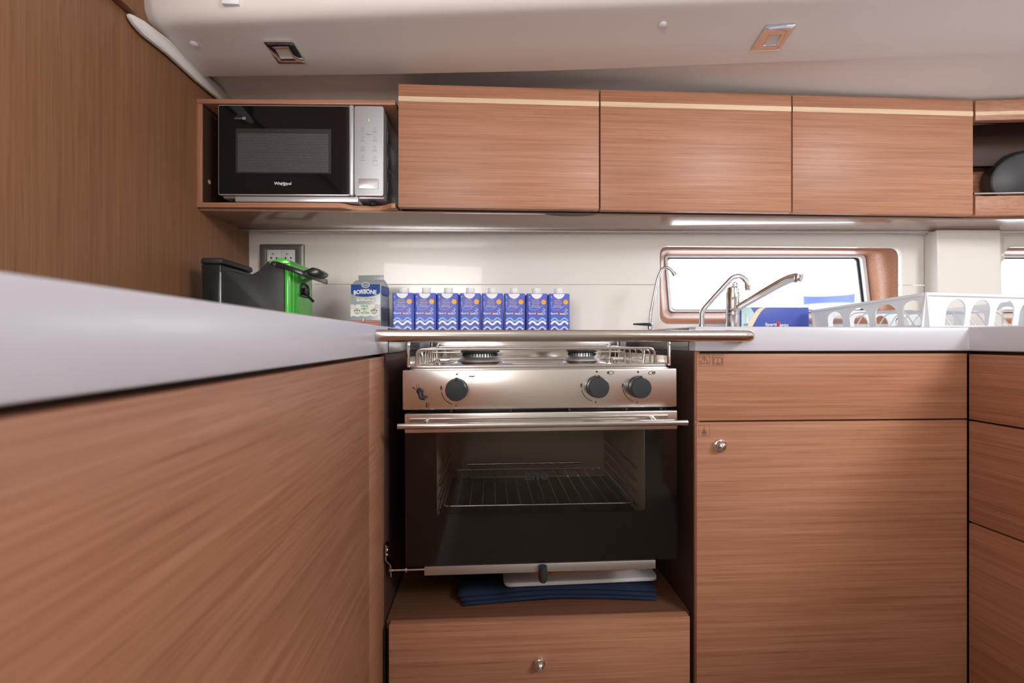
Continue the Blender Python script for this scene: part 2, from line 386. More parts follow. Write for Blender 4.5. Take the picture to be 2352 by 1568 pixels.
def wpanel(outline, upper, X0, X1, name='panel'):
    g = 0.0006; z0 = zj+g if upper else zj-g; zt = WT if upper else WB
    s_ = split(outline, z0, upper)
    if s_[0].x > s_[-1].x: s_ = s_[::-1]
    poly = [on_wall(X0, z0)]+s_+[on_wall(X1, z0), on_wall(X1, zt), on_wall(X0, zt)]
    return P(name, poly, WN*0.012, 'panel_white', wroot, bev=0.0008, seg=1)
wpanel(O1, True, XL, XR); wpanel(O1, False, XL, XR)
def window(n, outer, inner, depth, label):
    r_ = bpy.data.objects.new('window_%d' % n, None); C.objects.link(r_); c_ = sum(inner, Vector())/len(inner); r_.location = (c_.x, c_.y, CZ+min(p.z for p in inner)); struct(r_)
    bm = bmesh.new(); N_ = len(outer)
    o2 = [p+WN*0.012 for p in outer]
    a = [bm.verts.new(p+WN*0.010) for p in outer]; b = [bm.verts.new(p) for p in inner]
    for i in range(N_): bm.faces.new((a[i], a[(i+1) % N_], b[(i+1) % N_], b[i]))
    li = fin('reveal_lining', bm, 'wood_x', r_, smooth=40)
    md = li.modifiers.new('thick', 'SOLIDIFY'); md.thickness = 0.006; md.offset = 1
    cen = sum(outer, Vector())/N_
    bm = bmesh.new(); aring(bm, [p-WN*0.0012 for p in outer], [cen+(p-cen)*1.012-WN*0.0012 for p in outer], WN*0.004); fin('rim', bm, 'white_plastic', r_)
    ci = sum(inner, Vector())/len(inner)
    def inset(p, q): 
        d_ = p-ci; return ci+Vector((d_.x*(1-q*0.45), d_.y*(1-q*0.45), d_.z*(1-q)))
    f1 = [inset(p, 0.06) for p in inner]; f2 = [inset(p, 0.10) for p in inner]
    bm = bmesh.new(); aring(bm, [p-WN*0.004 for p in inner], [p-WN*0.001 for p in f1], WN*0.02); fin('frame', bm, 'white_plastic', r_)
    bm = bmesh.new(); aring(bm, [p+WN*0.012 for p in f1], [p+WN*0.014 for p in f2], WN*0.006); fin('seal', bm, 'rubber', r_)
    P('pane', [p+WN*0.016 for p in f1], WN*0.004, 'window_glass', r_)
    # hull laminate round the opening keeps daylight out of the cavity behind the panel
    bm = bmesh.new(); aring(bm, [ci+(p-ci)*1.5+WN*0.02 for p in inner], [p+WN*0.02 for p in inner], WN*0.01); fin('hull_edge', bm, 'gelcoat', r_)
I1 = rquad([wall(1526, 586, 0.12), wall(1985, 586, 0.12), wall(2000, 716, 0.12), wall(1537, 716, 0.12)], 0.014, 6)
window(1, O1, I1, 0.12, '')
O2 = winout([wall(2306, 567), wall(2560, 569), wall(2560, 744), wall(2303, 744)])
wpanel(O2, True, wall(2123, 600).x+0.002, 2.28); wpanel(O2, False, wall(2123, 600).x+0.002, 2.28)
I2 = rquad([wall(2290, 586, 0.12), wall(2500, 586, 0.12), wall(2510, 716, 0.12), wall(2284, 716, 0.12)], 0.014, 6)
window(2, O2, I2, 0.12, '')
struct(B('wall_hull', -0.79, 2.3, 1.70, 1.72, 0.40, 0.70, 'gelcoat', bev=0))
struct(B('wall_hull', -0.79, 2.3, 1.70, 1.72, -CZ, 0.05, 'gelcoat', bev=0))
struct(B('wall_hull', -0.79, 0.58, 1.70, 1.72, 0.05, 0.30, 'gelcoat', bev=0))
# moulded pillar between the windows
b0, b1 = wall(2122, 600, -0.0005), wall(2306, 600, -0.0005); f0, f1 = wall(2152, 600, -0.06), wall(2297, 600, -0.06)
bm = bmesh.new()
bot = [Vector((p.x+dx, p.y, WB)) for p, dx in ((b0, 0), (f0, 0.004), (f1, 0.006), (b1, 0))]; tp = [Vector((p.x, p.y, WT-0.0005)) for p in (b0, f0, f1, b1)]
vb = [bm.verts.new(p) for p in bot]; vt = [bm.verts.new(p) for p in tp]; bm.faces.new(vb[::-1]); bm.faces.new(vt)
for i in range(4): bm.faces.new((vb[i], vb[(i+1) % 4], vt[(i+1) % 4], vt[i]))
struct(fin('trim_3', bm, 'panel_white', bev=0.004, seg=3))

# ================================================================== LOWER UNITS AND WORKTOPS
LX0, LX1 = -0.178, -0.197     # left run: inner face near the lens / at the cooker bay
def lx(y): return -0.186+(y-0.183)*(-0.011/0.702)
yb = 1.30
Lt = [Vector((lx(-1.6), -1.6, 0)), Vector((lx(0.885), 0.885, 0)), Vector((lx(0.885), yb, 0)), Vector((lx(0.885), wallY(-0.2)-0.001, 0)), Vector((-0.7595, wallY(-0.76)-0.001, 0)), Vector((-0.7595, 0.281, 0)), Vector((-0.9, 0.249, 0)), Vector((-0.9, -1.6, 0))]
wt = P('worktop', [p+Vector((0, 0, -0.0255)) for p in Lt], (0, 0, TOP+0.0255), 'worktop', bev=0.003)
tag(wt, 'long white worktop running from the foreground along the left side', 'worktop')
BX = 0.397
Rt = [(BX, 0.858), (0.953, 0.858), (0.953, -0.75), (1.55, -0.75), (1.55, 1.0), (2.2, 1.0), (2.2, wallY(2.2)-0.001), (lx(0.885)+0.0005, wallY(-0.2)-0.001), (lx(0.885)+0.0005, yb), (BX, yb)]
wt2 = P('worktop', [Vector((x, y, -0.0215)) for x, y in Rt], (0, 0, TOP+0.0215), 'worktop', bev=0.003)
tag(wt2, 'white worktop with the taps and dish rack, right of the cooker', 'worktop')
B('side_liner', BX-0.0015, BX-0.0002, 0.885, yb-0.002, -0.021, TOP-0.003, 'liner_steel', wt2, bev=0)
B('side_liner', lx(0.885)+0.0002, lx(0.885)+0.0015, 0.90, yb-0.002, -0.025, TOP-0.003, 'liner_steel', wt, bev=0)
# left base unit
FL = 0.004
lc = thing('base_cabinet', 'long wooden base cabinet in the left foreground under the white worktop', 'cabinet', (-0.5, 0.2, -CZ))
def lquad(y0, y1, z0, z1, t0, t1, m, name):
    P(name, [Vector((lx(y0)-t0, y0, z0)), Vector((lx(y1)-t0, y1, z0)), Vector((lx(y1)-t1, y1, z0)), Vector((lx(y0)-t1, y0, z0))], (0, 0, z1-z0), m, lc, bev=0.001)
lquad(-1.59, 0.769, -CZ+0.08, -0.031, FL, FL+0.018, 'wood_y', 'front_panel')
lquad(0.7705, 0.884, -CZ+0.08, -0.031, FL, FL+0.018, 'wood_y', 'end_panel')
B('bay_side', lx(0.885)-0.016, lx(0.885)-0.001, 0.8845, 1.42, -CZ+0.08, -0.026, 'wood_inside', lc)  # dark colour carries the shade of the cooker bay
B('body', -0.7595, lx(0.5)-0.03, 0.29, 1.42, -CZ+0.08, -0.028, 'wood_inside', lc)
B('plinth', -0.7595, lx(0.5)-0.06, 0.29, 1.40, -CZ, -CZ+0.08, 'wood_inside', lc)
# cooker bay: shelf and drawer
DX0, DX1 = at(893, 1437, 0.86).x, at(1585, 1420, 0.86).x
DZ = -0.534
bc = thing('drawer_unit', 'wooden drawer with a round chrome button under the cooker', 'drawer', (0.1, 1.1, -CZ))
dr = B('drawer_front', DX0, DX1, 0.86, 0.880, -CZ+0.09, DZ, 'wood_x', bc, bev=0.0012)
B('shelf', lx(0.885)+0.001, BX-0.001, 0.8805, 1.42, DZ-0.018, DZ-0.001, 'wood_shaded', bc)
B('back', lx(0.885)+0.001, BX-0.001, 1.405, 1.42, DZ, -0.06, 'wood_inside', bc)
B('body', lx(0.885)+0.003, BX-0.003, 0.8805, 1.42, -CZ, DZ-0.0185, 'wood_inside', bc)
def push_knob(p, par, r):
    k = LA('knob', [(0, 0.0), (r, 0.0), (r, 0.004), (r*0.93, 0.007), (r*0.80, 0.008), (r*0.74, 0.0065), (r*0.70, 0.007)], p, (0, -1, 0), 'chrome', par)
    LA('button', [(r*0.70, 0.005), (r*0.70, 0.012), (r*0.60, 0.0155), (r*0.32, 0.018), (0, 0.0187)], p, (0, -1, 0), 'chrome', k, 28)
push_knob(at(1239, 1521, 0.86), dr, 0.0112)
# right base unit
RX1 = 0.951
rc = thing('base_cabinet', 'wooden base cabinet right of the cooker with wide drawer above a door', 'cabinet', (0.67, 1.1, -CZ))
B('side_panel', BX+0.002, BX+0.012, 0.864, 1.42, -CZ+0.08, -0.022, 'wood_z', rc); B('bay_shade_sheet', BX, BX+0.002, 0.866, 1.42, -CZ+0.08, -0.022, 'wood_inside', rc, bev=0)  # thin dark sheet over the side panel paints the bay's shade
px0 = at(1600, 900, 0.86).x
d1 = B('drawer_front', px0, RX1+0.001, 0.86, 0.879, at(1600, 966.5, 0.86).z, -0.0265, 'wood_x', rc, bev=0.0012)
d2 = B('door', px0, RX1+0.001, 0.86, 0.879, -CZ+0.09, at(1600, 970, 0.86).z, 'wood_x', rc, bev=0.0012)
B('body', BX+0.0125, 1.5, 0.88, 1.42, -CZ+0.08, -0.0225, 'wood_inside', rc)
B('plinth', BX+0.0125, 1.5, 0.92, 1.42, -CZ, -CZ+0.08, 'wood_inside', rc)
push_knob(at(1651, 1022, 0.86), d2, 0.0128)
def icon(cx, cy, kind, par):
    c = at(cx, cy, 0.86); pr = Print(c, UX, UZ); h = 0.0105; g = 'grey_print'
    pr.line([(-h, -h), (h, -h), (h, h), (-h, h)], 0.0006, g, True)
    if kind == 'warn':
        pr.line([(-0.0085, -0.0055), (0.0085, -0.0055), (0, 0.0075)], 0.0016, g, True); pr.line([(0, 0.0035), (0, -0.001)], 0.0011, g); pr.disc(0, -0.003, 0.0007, g)
    elif kind == 'book':
        for s_ in (-1, 1):
            pr.line([(0, -0.006), (s_*0.004, -0.005), (s_*0.0075, -0.0055), (s_*0.0075, 0.0055), (s_*0.004, 0.006), (0, 0.005)], 0.0006, g)
            pr.line([(s_*0.0075, 0.004), (s_*0.009, 0.0035), (s_*0.009, -0.007), (0, -0.0075)], 0.0006, g)
        pr.line([(0, 0.005), (0, -0.007)], 0.0007, g)
    else:
        pr.line([(0, 0.0085), (0.002, 0.005), (0.0012, 0.0025), (-0.0012, 0.0025), (-0.002, 0.005)], 0.0007, g, True)
        pr.ring(0, -0.001, 0.0035, 0.0007, g, ry=0.0016); pr.line([(-0.0055, -0.0035), (0.0055, -0.0035)], 0.0009, g); pr.line([(-0.004, -0.008), (0.004, -0.008)], 0.0009, g)
        pr.line([(-0.0045, -0.0055), (0.0045, -0.0055), (0.0045, -0.008), (-0.0045, -0.008)], 0.0006, g, True); pr.line([(0, 0.002), (0, -0.0035)], 0.0009, g)
    pr.done('pictogram', par)
icon(1617.5, 827.5, 'warn', d1); icon(1648.5, 827.5, 'book', d1); icon(1617, 989, 'gas', d2)
# return unit on the right with three fronts facing the galley
rr = thing('base_cabinet', 'wooden return unit with three stacked fronts at the right edge', 'cabinet', (1.25, 0.58, -CZ))
zz = [atX(2228, 813, 0.953).z, atX(2225, 964, 0.953).z, atX(2218, 1195, 0.953).z, -CZ+0.09]
for i in range(3):
    B('drawer_front', 0.953, 0.971, -0.74, 0.8585, zz[i+1]+(0.0015 if i < 2 else 0), zz[i]-(0.0015 if i else 0), 'wood_y', rr, bev=0.002)
B('body', 0.972, 1.5, -0.745, 0.858, -CZ+0.08, -0.0225, 'wood_inside', rr); B('plinth', 1.0, 1.5, -0.72, 0.858, -CZ, -CZ+0.08, 'wood_inside', rr)
# grab rail across the front of the cooker
rz = at(1200, 771, 0.81).z
rp = fillet([(lx(0.80)+0.0002, 0.800, rz), (at(1728, 771, 0.815).x, 0.815, rz), (at(1728, 771, 0.815).x+0.004, 0.8579, rz)], 0.022, 8)
hr = T('grab_rail', rp, 0.0106, 'stainless', n=24)
tag(hr, 'polished steel grab rail spanning between the worktops in front of the cooker', 'rail')

# ================================================================== COOKER
ck = thing('cooker', 'stainless steel gimballed gas cooker with glass oven door', 'cooker', (0.105, 1.05, -0.448))
CY = 0.872
cp0, cp1 = at(926, 850, CY), at(1557, 938, CY)
cxl, cxr = cp0.x, cp1.x
pz1, pz0 = at(1240, 848, CY).z, at(1240, 938, CY).z
panel = B('control_panel', cxl, cxr, CY, CY+0.018, pz0, pz1, 'brushed', ck, bev=0.0022, seg=3)
# hob tray with rolled rim and dished wells
hz = -0.054
hx0, hx1, hy0, hy1 = cxl+0.008, cxr-0.008, CY+0.004, 1.262
tray = bmesh.new()
aprism(tray, rquad([Vector((hx0, hy0, hz-0.006)), Vector((hx1, hy0, hz-0.006)), Vector((hx1, hy1, hz-0.006)), Vector((hx0, hy1, hz-0.006))], 0.015, 5), (0, 0, 0.006))
tray = fin('hob_tray', tray, 'stainless', ck, bev=0.001)
rimp = rquad([Vector((hx0+0.004, hy0+0.004, hz+0.003)), Vector((hx1-0.004, hy0+0.004, hz+0.003)), Vector((hx1-0.004, hy1-0.004, hz+0.003)), Vector((hx0+0.004, hy1-0.004, hz+0.003))], 0.018, 6)
T('hob_rim', rimp, 0.0045, 'stainless', ck, 10, True)
def burner(X, Y, r):
    LA('burner_well', [(r*1.75, 0.0), (r*1.62, 0.004), (r*1.35, 0.0065), (r*1.2, 0.006), (r*1.1, 0.003), (r*0.9, 0.002)], (X, Y, hz), (0, 0, 1), 'stainless', ck, 40)
    b = LA('burner', [(r*1.12, 0.008), (r*1.15, 0.010), (r*1.12, 0.012), (r*1.02, 0.014), (r*0.85, 0.019), (r*0.82, 0.026), (0, 0.026)], (X, Y, hz), (0, 0, 1), 'galvanised', ck, 40)
    LA('burner_base', [(r*0.95, 0.002), (r*0.95, 0.008), (0, 0.008)], (X, Y, hz), (0, 0, 1), 'burner_cap', b, 32)
    LA('burner_cap', [(r*0.80, 0.0265), (r*0.98, 0.0285), (r*1.0, 0.031), (r*0.96, 0.0332), (r*0.5, 0.034), (0, 0.034)], (X, Y, hz), (0, 0, 1), 'burner_cap', b, 40)
    n = int(r*900)
    for i in range(n):
        a = 2*PI*i/n; q = Matrix.Rotation(a, 4, 'Z')
        if i == 0:
            bm = bmesh.new(); abox(bm, r*0.80, r*0.90, -0.0009, 0.0009, 0.020, 0.0262)
            first = fin('flame_slot', bm, 'burner_cap', None, smooth=0); first.parent = b
            me0 = first.data; me0.transform(Matrix.Translation(first.location-Vector((0, 0, CZ)))); o = first
        else: o = bpy.data.objects.new('flame_slot', me0); C.objects.link(o); o.parent = b
        o.matrix_basis = Matrix.Translation(Vector((X, Y, hz+CZ))-ck.location) @ q
burner(at(1105, 830, 0.99).x, 0.99, 0.043); burner(at(1338, 830, 0.99).x, 0.99, 0.034)
LA('hob_boss', [(0.022, 0), (0.018, 0.004), (0.010, 0.005), (0, 0.0045)], (at(1430, 835, 0.97).x, 0.97, hz), (0, 0, 1), 'stainless', ck, 28)
LA('hob_boss', [(0.022, 0), (0.018, 0.004), (0.010, 0.005), (0, 0.0045)], (at(985, 838, 0.93).x, 0.93, hz), (0, 0, 1), 'stainless', ck, 28)
# wire fiddle round the hob
fz = -0.0168; fx0, fx1 = at(960, 800, 0.90).x, at(1505, 800, 0.90).x
T('fiddle_rail', fillet([(fx0-0.002, 0.90, hz+0.002), (fx0, 0.90, fz), (fx1, 0.90, fz), (fx1+0.002, 0.90, hz+0.002)], 0.012, 6), 0.0029, 'stainless', ck, 10)
for sx, X in ((-1, fx0), (1, fx1)):
    T('fiddle_rail', fillet([(X-sx*0.004, 0.955, hz+0.002), (X, 0.955, fz-0.002), (X, 1.225, fz-0.002), (X-sx*0.004, 1.225, hz+0.002)], 0.012, 6), 0.0026, 'stainless', ck, 10)
    for i in range(7):
        y = 0.925+i*0.043
        T('fiddle_finger', fillet([(X, y, hz+0.002), (X, y, fz-0.004), (X-sx*0.02, y, fz-0.002)], 0.009, 4), 0.0019, 'stainless', ck, 8)
    Xo = hx0+0.001 if sx < 0 else hx1-0.001
    T('end_guard', fillet([(Xo, 0.886, hz+0.003), (Xo, 0.886, -0.001), (Xo, 1.24, -0.001), (Xo, 1.24, hz+0.003)], 0.010, 5), 0.0034, 'stainless', ck, 10)
    B('end_plate', Xo-0.0008, Xo+0.0008, 0.90, 1.235, hz, hz+0.022, 'stainless', ck, bev=0)
    T('clamp', [(X-sx*0.035, 1.0, hz+0.012), (X-sx*0.055, 1.0, hz+0.012)], 0.004, 'brushed', ck, 10)
    T('fiddle_rail', [(X, 1.11, fz-0.012), (X-sx*0.10, 1.11, fz-0.012)], 0.0022, 'stainless', ck, 8)
T('fiddle_rail', fillet([(fx0, 1.235, hz+0.002), (fx0, 1.235, fz), (fx1, 1.235, fz), (fx1, 1.235, hz+0.002)], 0.012, 6), 0.0029, 'stainless', ck, 10)
B('back_guard', hx0, hx1, 1.264, 1.267, -0.10, 0.010, 'stainless', ck, bev=0.0008)
# carcass: open-fronted oven cavity
oz0 = -0.428; of0 = 0.900
ivx0, ivx1 = at(1003, 1100, CY).x-0.004, at(1487, 1100, CY).x+0.004
B('body_side', cxl+0.012, cxl+0.020, of0, 1.25, oz0, pz0+0.07, 'enamel_black', ck); B('body_side', cxr-0.020, cxr-0.012, of0, 1.25, oz0, pz0+0.07, 'enamel_black', ck)
B('body_back', cxl+0.012, cxr-0.012, 1.25, 1.256, oz0, pz0+0.07, 'enamel_black', ck)
B('body_top', cxl+0.012, cxr-0.012, of0-0.008, 1.25, pz0-0.008, pz0-0.002, 'enamel_black', ck)
B('body_bottom', cxl+0.012, cxr-0.012, of0, 1.25, oz0, oz0+0.006, 'enamel_black', ck)
ivz0, ivz1 = at(1240, 1180, 0.9).z, at(1240, 985, 0.9).z
B('cavity_wall', ivx0-0.004, ivx0, of0, 1.22, ivz0-0.02, ivz1, 'oven_inside', ck); B('cavity_wall', ivx1, ivx1+0.004, of0, 1.22, ivz0-0.02, ivz1, 'oven_inside', ck)
B('cavity_back', ivx0, ivx1, 1.216, 1.22, ivz0-0.02, ivz1, 'oven_inside', ck); B('cavity_floor', ivx0, ivx1, of0, 1.216, ivz0-0.024, ivz0-0.02, 'enamel_black', ck); B('cavity_roof', ivx0, ivx1, of0, 1.216, ivz1-0.003, ivz1, 'oven_inside', ck)
for X, sx in ((ivx0, 1), (ivx1, -1)):
    for zr in (-0.266, -0.292, -0.319, -0.342): T('runner', [(X+sx*0.006, 0.925, zr), (X+sx*0.006, 1.20, zr)], 0.0025, 'stainless', ck, 8)
B('back_plate', at(1080, 1100, 1.2).x, at(1410, 1100, 1.2).x, 1.208, 1.2155, at(1240, 1150, 1.2).z, at(1240, 1094, 1.2).z, 'oven_inside', ck)
T('rear_bar', [(at(1075, 1063, 1.18).x, 1.18, at(1240, 1063, 1.18).z), (at(1335, 1063, 1.18).x, 1.18, at(1240, 1063, 1.18).z)], 0.004, 'stainless', ck, 10)  # thin steel bar across the rear of the cavity
# oven door
dz1, dz0 = at(1240, 946, CY).z, at(1240, 1293, CY).z
sz0 = at(1240, 990, CY).z
dx0, dx1 = cxl+0.004, cxr
door = B('door_strip', dx0, dx1, CY-0.002, CY+0.022, sz0, dz1, 'brushed', ck, bev=0.002, seg=3)
glx0, glx1 = dx0, dx1-0.001
P('door_glass', [Vector((glx0, CY, dz0)), Vector((glx1, CY, dz0)), Vector((glx1, CY, sz0)), Vector((glx0, CY, sz0))], (0, 0.005, 0), 'oven_glass', ck)
def frame4(name, X0, X1, Z0, Z1, x0, x1, z0, z1, y, t, m, par):
    bm = bmesh.new(); aring(bm, rquad([Vector((X0, y, Z0)), Vector((X1, y, Z0)), Vector((X1, y, Z1)), Vector((X0, y, Z1))], 0.002, 4), rquad([Vector((x0, y, z0)), Vector((x1, y, z0)), Vector((x1, y, z1)), Vector((x0, y, z1))], 0.006, 4), (0, t, 0)); return fin(name, bm, m, par, smooth=40)
vx0, vx1 = at(1003, 1100, CY).x, at(1487, 1100, CY).x; vz0 = at(1240, 1182, CY).z
frame4('glass_border', glx0, glx1, dz0, sz0, vx0, vx1, vz0, sz0-0.001, CY+0.0052, 0.006, 'glass_black', ck)
pr = Print((at(1240, 1093, CY).x, CY-0.0001, at(1240, 1093, CY).z), UX, UZ); pr.text('eno', -0.006, 0, 0.048, 0.015, 'burner_cap', 0.02); pr.done('door_logo', ck)
hy = 0.832; hzb = at(1240, 974.5, hy).z
hd = T('handle', [(at(915, 975, hy).x, hy, hzb), (at(1580, 975, hy).x, hy, hzb)], 0.0056, 'stainless', ck, 20)
for p in (985, 1497): T('handle_bracket', [(at(p, 960, CY).x, CY-0.001, (dz1+sz0)/2+0.006), (at(p, 960, CY).x-0.004, hy+0.003, hzb)], 0.0042, 'stainless', hd, 10)
T('reflection_bead', [(dx0+0.01, CY-0.002, dz1-0.010), (dx1-0.02, CY-0.002, dz1-0.010)], 0.0022, 'stainless', ck, 10)  # bead added to draw the bright line reflected in the door strip
for p in (1038, 1175, 1311, 1443, 1522): LA('screw', [(0.0026, 0), (0.0026, 0.003), (0, 0.0035)], (at(p, 941, CY).x, CY+0.008, (pz0+dz1)/2), (0, -1, 0), 'burner_cap', ck, 12)
# bottom bar, lock pin and pivot bracket
bl, br = at(974, 1310, CY), at(1507, 1296, CY)
bb = B('bottom_bar', bl.x, br.x, CY+0.002, CY+0.020, dz0-0.0185, dz0-0.0015, 'galvanised', ck, bev=0.001)
lp = at(1247, 1325, CY-0.006)
LA('lock_pin', [(0, 0), (0.0062, 0.002), (0.0085, 0.007), (0.0085, 0.022), (0.0075, 0.032), (0, 0.032)], (lp.x, CY-0.007, dz0-0.034), (0, 0, 1), 'knob_black', ck, 20)
pv = at(912, 1304, CY+0.01)
pb = T('pivot_rod', [(bl.x, CY+0.01, dz0-0.010), (lx(0.885)+0.006, CY+0.01, dz0-0.010)], 0.0022, 'stainless', ck, 10)
LA('pivot_collar', [(0, 0), (0.0055, 0), (0.0055, 0.003), (0, 0.003)], (at(930, 1304, CY).x, CY+0.01, dz0-0.010), (1, 0, 0), 'stainless', pb, 16)
by = CY+0.01; bx = lx(0.885)+0.0004; bz = dz0-0.010
P('pivot_bracket', [Vector((bx, by-0.006, bz+0.052)), Vector((bx+0.005, by-0.006, bz+0.048)), Vector((bx+0.002, by-0.006, bz+0.042)), Vector((bx+0.002, by-0.006, bz+0.022)), Vector((bx+0.011, by-0.006, bz+0.012)), Vector((bx+0.012, by-0.006, bz-0.010)), Vector((bx+0.0095, by-0.006, bz-0.010)), Vector((bx+0.0085, by-0.006, bz+0.013)), Vector((bx, by-0.006, bz+0.021))], (0, 0.016, 0), 'stainless', ck)
for q in (0.030, 0.039): LA('bolt', [(0, 0), (0.003, 0), (0.003, 0.002), (0, 0.003)], (bx+0.002, by, bz+q), (1, 0, 0), 'stainless', ck, 12)
# control knobs and printed marks
def dial(px, py):
    c = at(px, py, CY); r = 0.0205
    LA('knob_skirt', [(0, 0), (r*1.04, 0), (r*1.04, 0.004), (r, 0.005)], c, (0, -1, 0), 'knob_black', ck, 36)
    k = LA('knob', [(r*0.98, 0.004), (r, 0.010), (r*0.98, 0.020), (r*0.90, 0.0235), (r*0.4, 0.0245), (0, 0.0247)], c, (0, -1, 0), 'knob_black', ck, 36)
    B('knob_pointer', c.x-0.0022, c.x+0.0022, c.y-0.021, c.y-0.004, c.z+r-0.001, c.z+r+0.0028, 'knob_black', k, bev=0.0008)
    pr = Print(c, UX, UZ); b = 'black_print'
    pr.disc(0.0006, 0.0288, 0.0019, b); pr.ring(0, 0, 0.0295, 0.0011, b, a0=math.radians(190), a1=math.radians(252), n=14)
    pr.poly([(-0.0305, -0.002), (-0.0285, -0.002), (-0.0275, 0.002), (-0.0295, 0.008), (-0.0315, 0.002)], b); pr.poly([(-0.0298, -0.001), (-0.029, -0.001), (-0.0288, 0.001), (-0.0295, 0.003), (-0.0302, 0.001)], 'brushed')
    pr.poly([(-0.0032, -0.032), (-0.0012, -0.032), (-0.001, -0.0275)], b)
    return pr, b
pr, b = dial(1051, 893); cc = (0.0285, 0.0265)
pr.ring(cc[0], cc[1], 0.0066, 0.0007, b, ry=0.0033); pr.poly([(cc[0]-0.0062, cc[1]-0.0008), (cc[0]+0.0062, cc[1]-0.0008), (cc[0]+0.004, cc[1]-0.0026), (cc[0]-0.004, cc[1]-0.0026)], b); pr.done('dial_marks', panel)['kind'] = 'stuff'
pr, b = dial(1372, 888); pr.ring(0.0275, 0.0268, 0.0064, 0.0007, b, ry=0.0032); pr.disc(0.0238, 0.0268, 0.0016, b); pr.done('dial_marks', panel)['kind'] = 'stuff'
pr, b = dial(1467, 889); pr.ring(0.0275, 0.0268, 0.0064, 0.0007, b, ry=0.0032); pr.disc(0.0297, 0.0268, 0.0016, b); pr.line([(0.033, 0.0262), (0.0345, 0.030)], 0.0007, b); pr.done('dial_marks', panel)['kind'] = 'stuff'
c = at(970, 902, CY)
lt = T('door_catch', fillet([(c.x-0.003, CY-0.006, c.z+0.004), (c.x-0.001, CY-0.008, c.z-0.008), (c.x+0.008, CY-0.009, c.z-0.009)], 0.004, 4), 0.0032, 'knob_black', ck, 10)
LA('catch_boss', [(0.006, 0), (0.006, 0.005), (0.004, 0.007), (0, 0.0075)], (c.x-0.003, CY, c.z+0.005), (0, -1, 0), 'burner_cap', lt, 18)
pr = Print(at(957, 888, CY), UX, UZ)
pr.line([(0.001, -0.003), (0.005, -0.002), (0.005, 0.005), (0.001, 0.005)], 0.0006, 'black_print', True); pr.line([(-0.006, 0.001), (-0.001, -0.004)], 0.0014, 'black_print')
pr.line([(0.0195, -0.038), (0.0245, -0.038), (0.0245, -0.030), (0.0195, -0.030)], 0.0006, 'black_print', True); pr.line([(0.0205, -0.0375), (0.0205, -0.0305)], 0.0014, 'black_print'); pr.done('catch_marks', panel)
ck.rotation_euler = (0, -0.0045, 0)
# wire rack and baking tray inside the oven
orx0, orx1, ory0, ory1, orz = ivx0+0.012, ivx1-0.012, 0.93, 1.19, -0.3375
rk = thing('oven_rack', 'chrome wire rack on the lower runners inside the oven', 'oven rack', (0.1, 1.06, orz))
T('frame', rquad([Vector((orx0, ory0, orz)), Vector((orx1, ory0, orz)), Vector((orx1, ory1, orz)), Vector((orx0, ory1, orz))], 0.015, 5), 0.0022, 'chrome', rk, 8, True)
for i in range(14):
    X = orx0+(orx1-orx0)*(i+1)/15; T('wire', [(X, ory0, orz), (X, ory1, orz)], 0.0012, 'chrome', rk, 6)
# things on the shelf under the cooker
def mat_sheet(i, X0, X1, y0, y1, z0, ph, label):
    bm = bmesh.new(); nx, ny = 24, 8; g = []
    for a in range(nx+1):
        row = []
        for b in range(ny+1):
            u, v = a/nx, b/ny; x = X0+(X1-X0)*u; y = y0+(y1-y0)*v+0.012*math.sin(u*PI)*(1-v)
            row.append(bm.verts.new((x, y, z0+0.0035*math.sin(u*PI)**2*(1-v*0.5)+0.0004*math.sin(u*17+ph))))
        g.append(row)
    for a in range(nx):
        for b in range(ny): bm.faces.new((g[a][b], g[a+1][b], g[a+1][b+1], g[a][b+1]))
    o = fin('folded_cloth', bm, 'cloth_blue', smooth=60); md = o.modifiers.new('thick', 'SOLIDIFY'); md.thickness = 0.0040; md.offset = 1 if o.data.polygons[0].normal.z > 0 else -1
    tag(o, label, 'cloth', 'dark blue cloths under the cooker')
sh = DZ-0.001
mx0, mx1 = at(1062, 1388, 0.915).x, at(1504, 1378, 0.93).x
mat_sheet(0, mx0, mx1, 0.917, 1.17, sh+0.0012, 0, 'dark blue folded cloth lying flat on the shelf, lowest of the pile')
mat_sheet(1, mx0-0.004, mx1+0.003, 0.922, 1.175, sh+0.0064, 1, 'dark blue folded cloth in the middle of the pile under the cooker')
mat_sheet(2, mx0-0.010, mx1+0.005, 0.930, 1.18, sh+0.0116, 2, 'dark blue folded cloth directly under the white chopping board')
bz = sh+0.0205
q0, q1 = at(1158, 1345, 0.945).x, at(1513, 1340, 0.955).x
cbp = rquad([Vector((q0, 0.946, bz)), Vector((q1, 0.956, bz)), Vector((q1-0.004, 1.17, bz)), Vector((q0-0.004, 1.16, bz))], 0.016, 5)
tag(P('chopping_board', cbp, (0, 0, 0.0085), 'board_white', bev=0.002), 'white plastic chopping board lying on dark blue cloths under the cooker', 'chopping board')
def tray_shape(name, m, x0, x1, y0, y1, z0, h, label, cat):
    bm = bmesh.new(); o_ = rquad([Vector((x0, y0, z0+h)), Vector((x1, y0+0.012, z0+h)), Vector((x1, y1, z0+h)), Vector((x0, y1, z0+h))], 0.035, 7)
    cen = sum(o_, Vector())/len(o_); prof = [(1.0, 0), (0.97, -0.001), (0.93, -h+0.002), (0.90, -h+0.0013)]
    rings = [[bm.verts.new(cen+(p-cen)*s_+Vector((0, 0, dz_))) for p in o_] for s_, dz_ in prof]
    for A, Bq in zip(rings, rings[1:]):
        for i in range(len(A)): bm.faces.new((A[i], A[(i+1) % len(A)], Bq[(i+1) % len(A)], Bq[i]))
    bm.faces.new(rings[-1]); o = fin(name, bm, m, smooth=50); md = o.modifiers.new('thick', 'SOLIDIFY'); md.thickness = 0.0016; md.offset = 0
    tag(o, label, cat)
